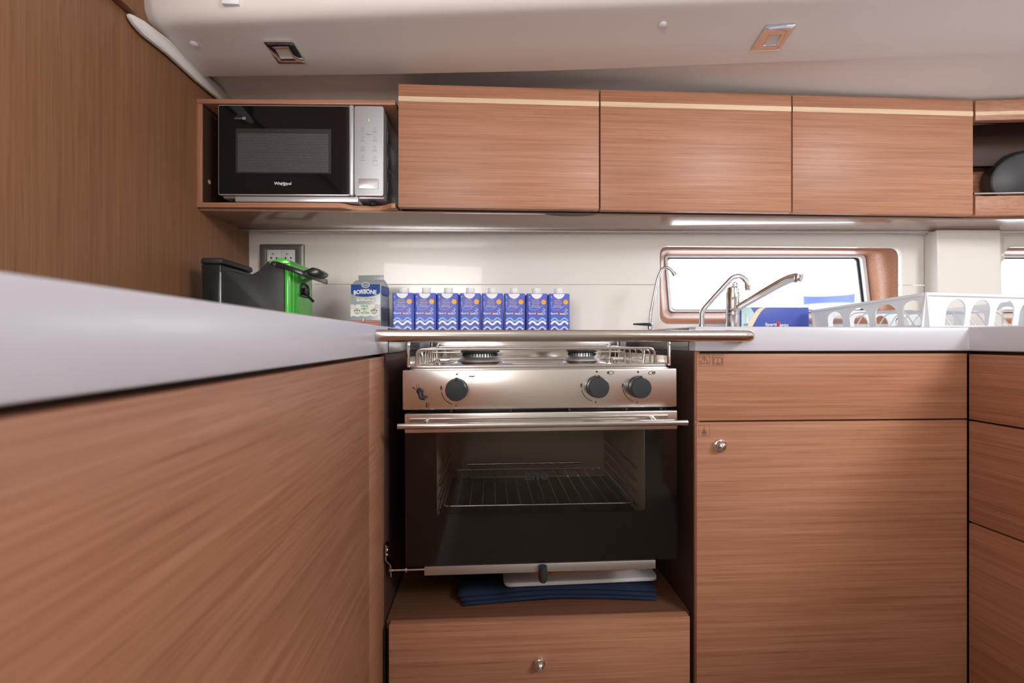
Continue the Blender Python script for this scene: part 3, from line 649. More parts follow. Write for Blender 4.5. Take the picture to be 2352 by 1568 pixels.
tray_shape('serving_tray', 'orange_plastic', at(1210, 1320, 0.97).x, at(1478, 1325, 0.97).x, 0.972, 1.15, bz+0.0095, 0.004, 'orange tray showing as a thin rim on the chopping board', 'tray')
tray_shape('serving_tray', 'tray_grey', at(1205, 1320, 0.97).x, at(1486, 1325, 0.97).x, 0.968, 1.15, bz+0.0150, 0.009, 'grey tray with rounded corners on top of the orange one', 'tray')

# ================================================================== UPPER UNITS
UY = 1.20; UT, UB = 0.668, 0.347
def upper(p0, p1, label):
    x0, x1 = at(p0, 350, UY).x, at(p1, 350, UY).x
    r_ = thing('wall_cabinet', label, 'cabinet', ((x0+x1)/2, 1.32, UB))
    d = B('door', x0, x1, UY, UY+0.019, UB, UT, 'wood_x', r_, bev=0.0012)
    z0, z1 = at(915, 232, UY).z, at(915, 220.5, UY).z
    B('inlay_strip', x0, x1, UY-0.0004, UY+0.004, z0, z1, 'wood_pale', d, bev=0)
    B('body', x0-0.001, x1+0.001, UY+0.0195, 1.40, UB+0.006, UT-0.004, 'wood_inside', r_, bev=0)
    return r_, d
upper(915, 1376, 'wooden wall cabinet beside the microwave with pale inlay strip, above the cartons')
upper(1379.5, 1817.5, 'middle wooden wall cabinet of three, above the left end of the window')
upper(1821, 2235, 'wooden wall cabinet next to the open corner shelf, above window and taps')
# underside panel running the whole length
UX1 = at(2237, 350, UY).x
us = P('underside_panel', [Vector(p) for p in ((-0.7595, 1.236, 0.3405), (UX1, 1.222, 0.3405), (2.2, 1.13, 0.3405), (2.2, wallY(2.2)-0.001, 0.3405), (-0.7595, wallY(-0.76)-0.001, 0.3405))], (0, 0, 0.0058), 'laminate', bev=0.0005)
tag(us, 'smooth brown underside panel beneath the row of wall cabinets', 'panel')
P('finger_recess', [Vector((at(p, 480, 1.222).x, 1.2215+dy, 0.3400)) for p, dy in ((1252, 0), (1268, 0.012), (1290, 0.018), (1330, 0.018), (1352, 0.012), (1368, 0))], (0, 0, 0.0012), 'wood_inside', us)
ls = thing('light_strip', 'thin aluminium light strip under the wall cabinets along the back wall', 'light strip', (0.3, 1.4, 0.335))
a0, a1 = at(545, 518, 1.432), at(2218, 527, 1.345)
for m_, dy0, dy1, dz in (('aluminium', 0, 0.012, 0.0045), ('lamp_glass', 0.0135, 0.019, 0.003)):
    P('housing' if dz > 0.004 else 'diffuser', [Vector((a0.x, a0.y+dy0, 0.3403)), Vector((a1.x, a1.y+dy0, 0.3403)), Vector((a1.x, a1.y+dy1, 0.3403)), Vector((a0.x, a0.y+dy1, 0.3403))], (0, 0, -dz), m_, ls)
P('housing', [Vector((a1.x+0.02, a1.y, 0.3403)), Vector((2.0, a1.y-0.04, 0.3403)), Vector((2.0, a1.y-0.028, 0.3403)), Vector((a1.x+0.02, a1.y+0.012, 0.3403))], (0, 0, -0.0045), 'aluminium', ls)
# microwave niche
NY = 1.216; nz0, nz1 = 0.3465, 0.629; nx1 = at(912, 350, NY).x; t = 0.0125
nc = thing('wall_shelf', 'open wooden niche holding the microwave on the left bulkhead', 'shelf', (-0.5, 1.33, nz0))
rec = [(782, 0), (795, 0.008), (808, 0.02), (822, 0.024), (870, 0.024), (882, 0.018), (893, 0.008), (903, 0)]
P('bottom_board', [Vector((-0.7595, NY, nz0))]+[Vector((at(p, 465, NY).x, NY+dy, nz0)) for p, dy in rec]+[Vector((nx1, NY, nz0)), Vector((nx1, 1.465, nz0)), Vector((-0.7595, 1.465, nz0))], (0, 0, t), 'wood_x', nc, bev=0.0008)
B('top_board', -0.7595, nx1, NY, 1.45, nz1-t, nz1, 'wood_x', nc)
B('side_board', -0.7595, -0.7595+0.014, NY+0.0005, 1.45, nz0+t, nz1-t, 'wood_z', nc)
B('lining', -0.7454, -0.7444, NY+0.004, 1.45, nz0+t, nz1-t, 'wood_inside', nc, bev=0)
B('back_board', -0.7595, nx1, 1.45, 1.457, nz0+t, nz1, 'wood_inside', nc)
LA('hole_plug', [(0.006, 0), (0.006, 0.0004), (0, 0.0006)], (-0.7444, atX(477, 415, -0.7444).y, atX(477, 415, -0.7444).z), (1, 0, 0), 'wood_pale', nc, 18)
for py in (268, 305, 452): LA('shelf_pin_hole', [(0.0018, 0), (0.0018, 0.0003), (0, 0.0004)], (-0.7444, 1.27, at(480, py, 1.27).z), (1, 0, 0), 'galvanised', nc, 10)
# microwave
MY = 1.213
mw = thing('microwave', 'silver and black microwave oven in the wooden niche', 'microwave', (-0.5, 1.33, nz0+t))
def mp(px, py, y=MY): return at(px, py, y)
mx0, mx1, mz1, mz0 = mp(499, 300).x, mp(884.5, 300).x, mp(600, 240).z, mp(600, 447).z
B('body', mx0+0.003, mx1-0.002, MY+0.016, 1.44, mz0-0.004, mz1-0.003, 'silver_plastic', mw, bev=0.003)
mdx = mp(806.5, 300).x
dr = P('door', rquad([Vector((mx0, MY, mz0)), Vector((mdx, MY, mz0)), Vector((mdx, MY, mz1)), Vector((mx0, MY, mz1))], 0.005, 4), (0, 0.016, 0), 'silver_plastic', mw, bev=0.001)
P('door_glass', rquad([Vector((mx0+0.0022, MY-0.0008, mz0+0.0022)), Vector((mdx-0.0003, MY-0.0008, mz0+0.0022)), Vector((mdx-0.0003, MY-0.0008, mz1-0.0022)), Vector((mx0+0.0022, MY-0.0008, mz1-0.0022))], 0.004, 4), (0, 0.002, 0), 'glass_black', dr)
w0, w1 = mp(541, 293), mp(764, 400)
me_w = P('viewing_window', [Vector((w0.x, MY-0.0012, w1.z)), Vector((w1.x, MY-0.0012, w1.z)), Vector((w1.x, MY-0.0012, w0.z)), Vector((w0.x, MY-0.0012, w0.z))], (0, 0.0006, 0), 'mesh_window', dr)
# perforated screen: one mesh of little dots
bm = bmesh.new(); nxh, nzh = 74, 34
for i in range(nxh):
    for j in range(nzh):
        x = w0.x+0.006+(w1.x-w0.x-0.012)*(i+(0.5 if j % 2 else 0))/nxh; z_ = w1.z+0.005+(w0.z-w1.z-0.016)*j/nzh; r = 0.00085
        bm.faces.new([bm.verts.new((x+r*math.cos(q), MY-0.0014, z_+r*math.sin(q))) for q in [PI/4+k*PI/2 for k in range(4)]])
me = bpy.data.meshes.new('screen_dots'); bm.to_mesh(me); bm.free(); o = link('screen_dots', me, 'print_grey', dr, 0); o['kind'] = 'stuff'
B('handle', mdx+0.0006, mp(816, 300).x, MY-0.0045, MY+0.012, mz0, mz1, 'silver_plastic', mw, bev=0.0015)
cx0 = mp(817.3, 300).x
cpn = P('control_panel', rquad([Vector((cx0, MY, mz0)), Vector((mx1, MY, mz0)), Vector((mx1, MY, mz1)), Vector((cx0, MY, mz1))], 0.006, 4), (0, 0.016, 0), 'silver_plastic', mw, bev=0.001)
P('control_face', rquad([Vector((cx0+0.0018, MY-0.0008, mz0+0.002)), Vector((mx1-0.002, MY-0.0008, mz0+0.002)), Vector((mx1-0.002, MY-0.0008, mz1-0.002)), Vector((cx0+0.0018, MY-0.0008, mz1-0.002))], 0.005, 4), (0, 0.002, 0), 'mirror_panel', cpn)
k0, k1 = mp(827.5, 412.5), mp(873, 436)
P('open_button', rquad([Vector((k0.x, MY-0.003, k1.z)), Vector((k1.x, MY-0.003, k1.z)), Vector((k1.x, MY-0.003, k0.z)), Vector((k0.x, MY-0.003, k0.z))], 0.002, 3), (0, 0.003, 0), 'silver_plastic', cpn, bev=0.0006)
pr = Print(mp(651, 422, MY-0.0009), UX, UZ); pr.text('Whirlpool', 0, 0, 0.0445, 0.0105, 'print_white', 0.008)
pr.ring(0.0045, -0.0005, 0.010, 0.0006, 'print_white', ry=0.0038, a0=0.5, a1=5.6); pr.done('brand_mark', dr)
pr = Print(mp(551, 269.5, MY-0.0009), UX, UZ); pr.text('COOK', -0.0055, 0, 0.018, 0.0048, 'print_grey'); pr.poly([(0.0055, -0.0032), (0.0145, -0.0032), (0.0145, 0.0032), (0.0055, 0.0032)], 'print_grey'); pr.text('20', 0.010, 0, 0.006, 0.0045, 'black_print'); pr.ring(-0.006, 0.004, 0.004, 0.0004, 'print_grey', ry=0.002, a0=0, a1=PI); pr.done('model_mark', dr)
pr = Print(mp(851, 350, MY-0.0009), UX, UZ)
zc = lambda py: (350-py)*MY/F
for dy in (-1.8, 1.8): pr.poly([(-0.0008, zc(279.5+dy)-0.0008), (0.0008, zc(279.5+dy)-0.0008), (0.0008, zc(279.5+dy)+0.0008), (-0.0008, zc(279.5+dy)+0.0008)], 'display_green')
g = 'print_grey'
for px, py, s_ in ((837, 299, 'JET START'), (864, 299, 'POWER'), (837, 319, 'GRILL'), (864, 319, 'CRISP'), (837, 341, 'DEFROST'), (864, 341, 'STEAM'), (837, 363, 'MEMORY'), (864, 363, 'CLOCK')):
    a = (px-851)*MY/F; pr.ring(a, zc(py), 0.0035, 0.0004, g, n=12); pr.text(s_, a, zc(py+7), 0.012, 0.0022, g)
pr.text('SPECIAL', 0, zc(311), 0.014, 0.0022, g); pr.line([(-0.024, zc(311)), (-0.009, zc(311))], 0.0003, g); pr.line([(0.009, zc(311)), (0.024, zc(311))], 0.0003, g)
a = (865-851)*MY/F; pr.line([(a-0.006, zc(381)), (a+0.006, zc(381)), (a+0.006, zc(372)), (a-0.006, zc(372))], 0.0003, g, True); pr.done('control_marks', cpn)
B('base_trim', mx0+0.04, mp(825, 300).x, MY+0.006, MY+0.05, nz0+t+0.003, mz0-0.001, 'silver_plastic', mw, bev=0.002)
for X in (mx0+0.026, mx1-0.035): LA('foot', [(0.012, 0), (0.013, 0.004), (0.009, 0.011), (0, 0.011)], (X, MY+0.03, nz0+t), (0, 0, 1), 'black_plastic_gloss', mw, 18)
for X in (mx0+0.026, mx1-0.035): LA('foot', [(0.012, 0), (0.013, 0.004), (0.009, 0.011), (0, 0.011)], (X, 1.40, nz0+t), (0, 0, 1), 'black_plastic_gloss', mw, 18)
for z_ in (0.40, 0.47, 0.54): B('side_vent', mx1-0.0022, mx1-0.0012, MY+0.05, MY+0.13, z_, z_+0.03, 'galvanised', mw, bev=0.0004)
for o in (nc, mw): o.rotation_euler = (0, 0, math.radians(-2.1)); o.location.x += 0.002
# open corner shelf, turned a little towards the galley
ang = math.radians(-6); A = Vector((UX1+0.004, UY-0.0004, 0)); ed = Vector((math.cos(ang), math.sin(ang), 0)); en = Vector((-math.sin(ang), math.cos(ang), 0))
sh_ = thing('wall_shelf', 'open wooden corner shelf with steel rail holding the black pan', 'shelf', (1.7, 1.3, UB))
def ob(name, s0, s1, n0, n1, z0, z1, m, bev=0.001):
    return P(name, [A+ed*s0+en*n0+Vector((0, 0, z0)), A+ed*s1+en*n0+Vector((0, 0, z0)), A+ed*s1+en*n1+Vector((0, 0, z0)), A+ed*s0+en*n1+Vector((0, 0, z0))], (0, 0, z1-z0), m, sh_, bev=bev)
def zsh(py): return at(2245, py, UY).z
ob('header', 0, 0.6, 0, 0.019, zsh(277), zsh(231), 'wood_x'); hs = ob('inlay_strip', 0, 0.6, -0.0004, 0.003, zsh(265.5), zsh(257), 'wood_pale', 0)
ob('sill', 0, 0.6, 0, 0.019, UB, zsh(450.5), 'wood_x'); ob('floor_board', 0, 0.6, 0.0195, 0.19, UB, zsh(455), 'wood_x')
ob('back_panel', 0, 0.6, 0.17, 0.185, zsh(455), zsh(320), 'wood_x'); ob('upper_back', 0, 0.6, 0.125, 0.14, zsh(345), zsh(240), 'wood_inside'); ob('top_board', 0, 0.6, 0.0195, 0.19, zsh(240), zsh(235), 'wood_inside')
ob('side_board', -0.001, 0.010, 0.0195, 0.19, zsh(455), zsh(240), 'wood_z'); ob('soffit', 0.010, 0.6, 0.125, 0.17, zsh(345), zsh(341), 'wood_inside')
p0 = A+ed*0.0+en*0.006; p1 = A+ed*0.6+en*0.006; zr = zsh(443.5)
T('fiddle_rail', [p0+Vector((0, 0, zr)), p1+Vector((0, 0, zr))], 0.0032, 'stainless', sh_, 12)
pc = at(2325, 414, 1.30); pc = Vector((pc.x, 1.275, pc.z)); pan_r = 0.0835
ax = (Vector((0, 0, 0))-Vector((pc.x*0.55, pc.y, 0))).normalized(); ax = (ax+Vector((0, 0, -0.12))).normalized()
fp = thing('frying_pan', 'black pan standing on edge with its base outwards on the corner shelf', 'pan', (pc.x, pc.y, zsh(455)))
pc = Vector((pc.x, pc.y, zsh(455)+pan_r*0.985+0.003))
LA('bowl', [(0, 0.0), (pan_r*0.80, 0.0), (pan_r*0.86, -0.002), (pan_r*0.94, -0.020), (pan_r, -0.038), (pan_r*0.985, -0.038), (pan_r*0.92, -0.018), (pan_r*0.82, -0.003), (0, -0.003)], pc+ax*0.038*0.5, ax, 'pan_black', fp, 48)
LA('base_ring', [(pan_r*0.80, 0.0002), (pan_r*0.805, 0.0010), (pan_r*0.815, 0.0002)], pc+ax*0.038*0.5, ax, 'galvanised', fp, 48)
# ceiling lamps and caps
def lamp(c4, i4, label):
    q = [ceil(x, y, -0.001) for x, y in c4]; nrm = (q[1]-q[0]).cross(q[2]-q[0]).normalized()
    if nrm.z > 0: nrm = -nrm
    ctr = sum(q, Vector())/4
    r_ = thing('ceiling_lamp', label, 'lamp', (ctr.x, ctr.y, ctr.z-0.004), group='square ceiling lamps')
    i = [ceil(x, y, -0.001) for x, y in i4]; bm = bmesh.new(); aring(bm, rquad(q, 0.004, 3), rquad(i, 0.0015, 3), nrm*0.004); fin('bezel', bm, 'chrome', r_, bev=0.0012, seg=2)
    P('lens', i, nrm*0.0012, 'lamp_glass', r_)
lamp([(605, 92), (673, 92), (703, 143), (640, 143)], [(632, 108), (662, 107), (674, 131), (645, 131)], 'square chrome ceiling lamp above the microwave')
lamp([(1760, 57), (1830, 52), (1790, 111), (1723, 114)], [(1769, 76), (1796, 75), (1782, 98), (1753, 100)], 'square chrome ceiling lamp above the wall cabinet over the taps')
for px, py, lab in ((446, 100, 'small round white cap on the ceiling near the left bulkhead'), (1522, 55, 'small round white cap on the ceiling left of the right lamp')):
    tag(LA('screw_cap', [(0.0, 0), (0.008, 0.0), (0.0085, 0.0022), (0.006, 0.004), (0, 0.0046)], ceil(px, py, -0.0004), (0, -0.137*0.9, -1), 'white_plastic', None, 20), lab, 'screw cap', 'white ceiling caps')

# ================================================================== THINGS ON THE WORKTOPS
# wall socket
sk = thing('wall_socket', 'double white power socket in a grey frame on the back wall', 'socket', tuple(wall(650, 640)))
def WP(px, py, off=0): return wall(px, py, off)
wo = rquad([WP(600, 562), WP(700, 562), WP(700, 646), WP(600, 646)], 0.003, 3); wi = rquad([WP(615, 573.5), WP(681, 573.5), WP(681, 634), WP(615, 634)], 0.001, 3)
bm = bmesh.new(); aring(bm, [p-WN*0.0005 for p in wo], [p-WN*0.0005 for p in wi], -WN*0.009); fin('frame', bm, 'socket_frame', sk, bev=0.0018)
for pa, pb in ((615.5, 647.8), (648.2, 680.5)):
    c = WP((pa+pb)/2, 591); f_ = P('socket', [WP(pa, 574, -0.0008), WP(pb, 574, -0.0008), WP(pb, 633, -0.0008), WP(pa, 633, -0.0008)], -WN*0.006, 'white_plastic', sk, bev=0.0006)
    LA('socket_well', [(0.0185, 0.0), (0.0185, 0.0012), (0.0168, 0.0012), (0.016, 0.0002), (0, 0.0002)], c-WN*0.0068, -WN, 'white_plastic', f_, 28)
    T('earth_pin', [c-WN*0.007+Vector((0.001, 0, 0.009)), c-WN*0.017+Vector((0.001, 0, 0.009))], 0.0024, 'stainless', f_, 10)
    for dx in (-0.008, 0.0085): LA('pin_hole', [(0.0028, 0), (0.0028, 0.0004), (0, 0.0004)], c-WN*0.007+Vector((dx, 0, -0.003)), -WN, 'black_gap', f_, 12)
# coffee machine
MY1, MY2 = 1.15, 1.293; mb = TOP+0.0008
cm = thing('coffee_machine', 'black and green coffee pod machine on the left worktop below the socket', 'coffee machine', (-0.6, 1.22, TOP))
def pm(pts, y=MY1): return [at(x, yy, y) for x, yy in pts]
prof = pm([(507, 622), (520, 619.5), (535, 622), (550, 628), (565, 630.5), (580, 628.5), (594, 621), (606, 609), (614, 600.5), (619, 598), (653, 599)])
P('body', [Vector((prof[0].x, MY1, mb))]+prof+[Vector((prof[-1].x, MY1, mb))], (0, MY2-MY1, 0), 'black_plastic', cm, bev=0.0025)
tx0, tx1 = at(463, 650, MY1).x, at(506, 650, MY1).x; tz = at(480, 606, MY1).z
tk = P('water_tank', [Vector((tx0+0.004, MY1-0.001, mb)), Vector((tx1, MY1-0.001, mb)), Vector((tx1+0.002, MY1-0.001, tz)), Vector((tx0-0.001, MY1-0.001, tz))], (0, MY2-MY1+0.002, 0), 'black_plastic_gloss', cm, bev=0.004, seg=3)
P('tank_lid', [Vector((tx0-0.003, MY1-0.003, tz+0.0003)), Vector((tx1+0.006, MY1-0.003, tz+0.0003)), Vector((tx1+0.004, MY1-0.003, tz+0.0155)), Vector((tx0, MY1-0.003, tz+0.0155))], (0, MY2-MY1+0.006, 0), 'black_plastic', cm, bev=0.005, seg=3)
B('tank_seam', tx1-0.001, tx1+0.0022, MY1-0.0016, MY1+0.001, mb+0.01, tz-0.02, 'silver_plastic', cm, bev=0.0005)
gx0 = at(653, 650, MY1).x-0.001; gx1 = gx0+0.016
gzt = at(655, 600, MY1).z
gf = B('front_shell', gx0, gx1, MY1-0.001, MY2+0.001, mb, gzt+0.001, 'green_plastic', cm, bev=0.007, seg=4)
P('top_shell', pm([(617, 605), (617, 598), (628, 596.5), (640, 592), (650, 591.5), (664, 597), (668, 604), (650, 608), (630, 606)], MY1-0.0012), (0, MY2-MY1+0.0024, 0), 'green_plastic', cm, bev=0.003, seg=3)
for yy in (MY1+0.016, MY1+0.034): T('shell_rib', [(gx1+0.0002, yy, mb+0.01), (gx1+0.0002, yy, gzt-0.012)], 0.0022, 'green_plastic', gf, 8)
ay0, ay1 = 1.207, 1.262; az0, az1 = at(690, 679, 1.2).z, at(690, 648, 1.2).z
arch = [Vector((gx1+0.0004, ay0, az0)), Vector((gx1+0.0004, ay1, az0)), Vector((gx1+0.0004, ay1, az1-0.016))]+[Vector((gx1+0.0004, (ay0+ay1)/2+(ay1-ay0)/2*math.cos(q), az1-0.016+0.016*math.sin(q))) for q in [PI*i/8 for i in range(1, 8)]]+[Vector((gx1+0.0004, ay0, az1-0.016))]
ac = P('spout_recess', arch, (-0.003, 0, 0), 'black_plastic_gloss', cm)
T('spout_collar', [p+Vector((0.0012, 0, 0)) for p in arch], 0.0016, 'black_plastic', ac, 8, True)
T('spout', [(gx1+0.004, 1.236, az1-0.012), (gx1+0.004, 1.236, az0+0.012)], 0.009, 'black_plastic_gloss', cm, 14)
T('spout_lever', fillet([(gx1, 1.222, az0+0.008), (gx1+0.014, 1.215, az0+0.004), (gx1+0.034, 1.205, az0-0.014)], 0.006, 5), [0.0032]*7+[0.0036], 'black_plastic_gloss', cm, 10)
lv = pm([(625, 603), (630, 600.5), (642, 602), (668, 611), (690, 619), (699, 622), (700, 634), (690, 633), (668, 623), (642, 614), (630, 612), (625, 609)], 1.142)
lever = P('lever_arm', lv, (0, -0.009, 0), 'black_plastic_gloss', cm, bev=0.002)
P('lever_arm', [p+Vector((0, MY2-1.142+0.002, 0)) for p in lv], (0, 0.009, 0), 'black_plastic_gloss', cm, bev=0.002)
P('lever_bar', lv[4:8], (0, MY2-1.142+0.003, 0), 'black_plastic_gloss', cm, bev=0.002)
gp = pm([(693, 622), (701, 620), (709, 617), (716, 613.5), (727, 615.5), (735.5, 622), (731, 630), (722, 632.5), (714, 633), (713, 637), (703, 637), (694, 634)], 1.185)
P('lever_grip', gp, (0, 0.065, 0), 'black_plastic_gloss', cm, bev=0.0028)
LA('pivot', [(0.0042, 0), (0.0042, 0.001), (0, 0.0015)], Vector(at(630.5, 606.5, 1.133)), (0, -1, 0), 'black_plastic', lever, 14)
# coffee bag
bgx = (at(808, 700, 1.28).x+at(880, 700, 1.28).x)/2
bag = thing('coffee_bag', 'grey and blue foil coffee bag between coffee machine and cartons', 'bag', (bgx, 1.31, TOP), math.radians(-9), local=True)
W2, D2, H = 0.0435, 0.031, 0.132
bm = bmesh.new(); rows = []
for z_, sx, sy in ((0, 0.97, 0.97), (0.004, 1.0, 1.0), (0.05, 1.01, 1.05), (0.10, 1.0, 1.02), (0.126, 1.0, 0.90), (0.136, 0.985, 0.55), (0.1415, 0.975, 0.2), (0.1435, 0.97, 0.05)):
    rows.append([bm.verts.new(p) for p in fillet([(-W2*sx, -D2*sy, z_), (W2*sx, -D2*sy, z_), (W2*sx, D2*sy, z_), (-W2*sx, D2*sy, z_)], 0.0025, 2, True)])
for a, b in zip(rows, rows[1:]):
    for i in range(len(a)): bm.faces.new((a[i], a[(i+1) % len(a)], b[(i+1) % len(a)], b[i]))
bm.faces.new(rows[0][::-1]); bm.faces.new(rows[-1])
body = fin('pouch', bm, 'foil_grey', bag, smooth=50)
B('top_seal', -W2*0.80, W2*0.90, -0.0008, 0.0012, 0.140, 0.158, 'foil_grey', bag, bev=0.0003)
bm = bmesh.new()
for i in range(30):
    x = -W2*0.78+i*W2*1.66/29; abox(bm, x-0.0004, x+0.0004, -0.0013, -0.0007, 0.1425, 0.1565)
o = fin('seal_crimps', bm, 'foil_dark', bag, smooth=0); o['kind'] = 'stuff'
pr = Print((0, -D2*1.055-0.0002, 0), UX, UZ); hh = lambda zy: (781-(600+zy/4.276))*0.001225-0.0265; hx = lambda zx: (zx-275)*0.000277
def poly_arc(x0, x1, zt, zb, dip, m, n=14):
    pr.poly([(x0, zt), (x0, zb)]+[(x0+(x1-x0)*i/n, zb-dip*math.sin(PI*i/n)**0.6) for i in range(1, n)]+[(x1, zb), (x1, zt)], m)
poly_arc(-0.0415, 0.0415, 0.128, 0.104, 0.010, 'print_navy')
pr.text('CAFFÈ', 0.001, hh(285), 0.021, 0.006, 'print_cream', 0.01, arc=-0.001); pr.text('BORBONE', -0.0005, hh(305), 0.066, 0.0125, 'print_white', 0.03, arc=-0.003)
pr.disc(0.001, 0.1255, 0.012, 'print_cream', ry=0.0075); pr.disc(0.001, 0.1255, 0.0105, 'foil_dark', ry=0.006); pr.text('Don Carlo', 0.001, 0.1255, 0.015, 0.004, 'print_cream')
pr.poly([(hx(185), hh(400)), (hx(372), hh(400)), (hx(372), hh(365)), (hx(185), hh(365))], 'print_cream'); pr.text('CIALDA COMPOSTABILE', 0.001, hh(376), 0.047, 0.0032, 'black_print', 0.02); pr.text('NON PIÙ RICICLABILE', 0.001, hh(392), 0.036, 0.0022, 'black_print')
zt_ = [(-0.042+0.084*i/12, hh(430)+0.0012*math.sin(i*2.3)) for i in range(13)]; zb_ = [(0.042-0.084*i/12, hh(545)+0.0016*math.sin(i*1.9)) for i in range(13)]
pr.poly(zt_+zb_, 'print_cream')
pr.text('100%', hx(268), hh(445), 0.021, 0.0058, 'print_green', 0.02); pr.text('AMICI', hx(268), hh(470), 0.021, 0.0052, 'print_green', 0.01); pr.text('DELLA', hx(272), hh(490), 0.010, 0.0034, 'print_green'); pr.text('NATURA', hx(275), hh(510), 0.024, 0.0056, 'print_green', 0.01)
for cx in (hx(192), hx(370)):
    pr.ring(cx, hh(492), 0.0075, 0.0008, 'black_print', a0=PI, a1=2*PI, n=12); pr.poly([(cx-0.010, hh(490)), (cx-0.008, hh(483)), (cx+0.008, hh(483)), (cx+0.010, hh(490))], 'black_print'); pr.text('COMPOST', cx, hh(488), 0.012, 0.0016, 'print_cream'); pr.ring(cx, hh(507), 0.0022, 0.0005, 'black_print', n=10)
    for q in (-0.4, 0, 0.4): pr.line([(cx+q*0.004, hh(480)), (cx+q*0.010, hh(466))], 0.0008, 'black_print')
pr.line([(hx(140), hh(465)), (hx(175), hh(465)), (hx(175), hh(436)), (hx(140), hh(436))], 0.0006, 'black_print', True); pr.ring(hx(395), hh(450), 0.0042, 0.0005, 'black_print')
pr.poly([(-0.042, 0.001), (0.042, 0.001), (0.042, 0.0285), (-0.042, 0.0285)], 'print_rust')
for j in range(4):
    for i in range(14): pr.ring(-0.039+i*0.006, 0.024-j*0.0065, 0.0021, 0.0007, 'print_cream', a0=0, a1=PI, n=6)
pr.poly([(-0.003, 0.026), (0.001, 0.026), (-0.001, 0.036)], 'print_cream'); pr.done('front_print', bag)
pr = Print((W2*1.012+0.0002, 0, 0), (0, 1, 0), UZ)
pr.poly([(-0.030, 0.105), (-0.02, 0.098), (0.02, 0.098), (0.031, 0.105), (0.026, 0.125), (-0.026, 0.125)], 'print_navy')
pr.poly([(-0.031, 0.002), (0.031, 0.002), (0.031, 0.066), (-0.031, 0.066)], 'foil_dark'); pr.text('CAFFÈ BORBONE', 0, 0.078, 0.04, 0.004, 'print_cream')
for j in range(12): pr.line([(-0.026, 0.060-j*0.003), (0.022-0.01*((j*7) % 3), 0.060-j*0.003)], 0.0009, 'black_print')
pr.poly([(0.004, 0.004), (0.026, 0.004), (0.026, 0.016), (0.004, 0.016)], 'print_cream')
for j in range(9): pr.poly([(0.006+j*0.002, 0.005), (0.006+j*0.002+0.0008+0.0004*(j % 2), 0.005), (0.006+j*0.002+0.0008+0.0004*(j % 2), 0.015), (0.006+j*0.002, 0.015)], 'black_print')
pr.done('side_print', bag)
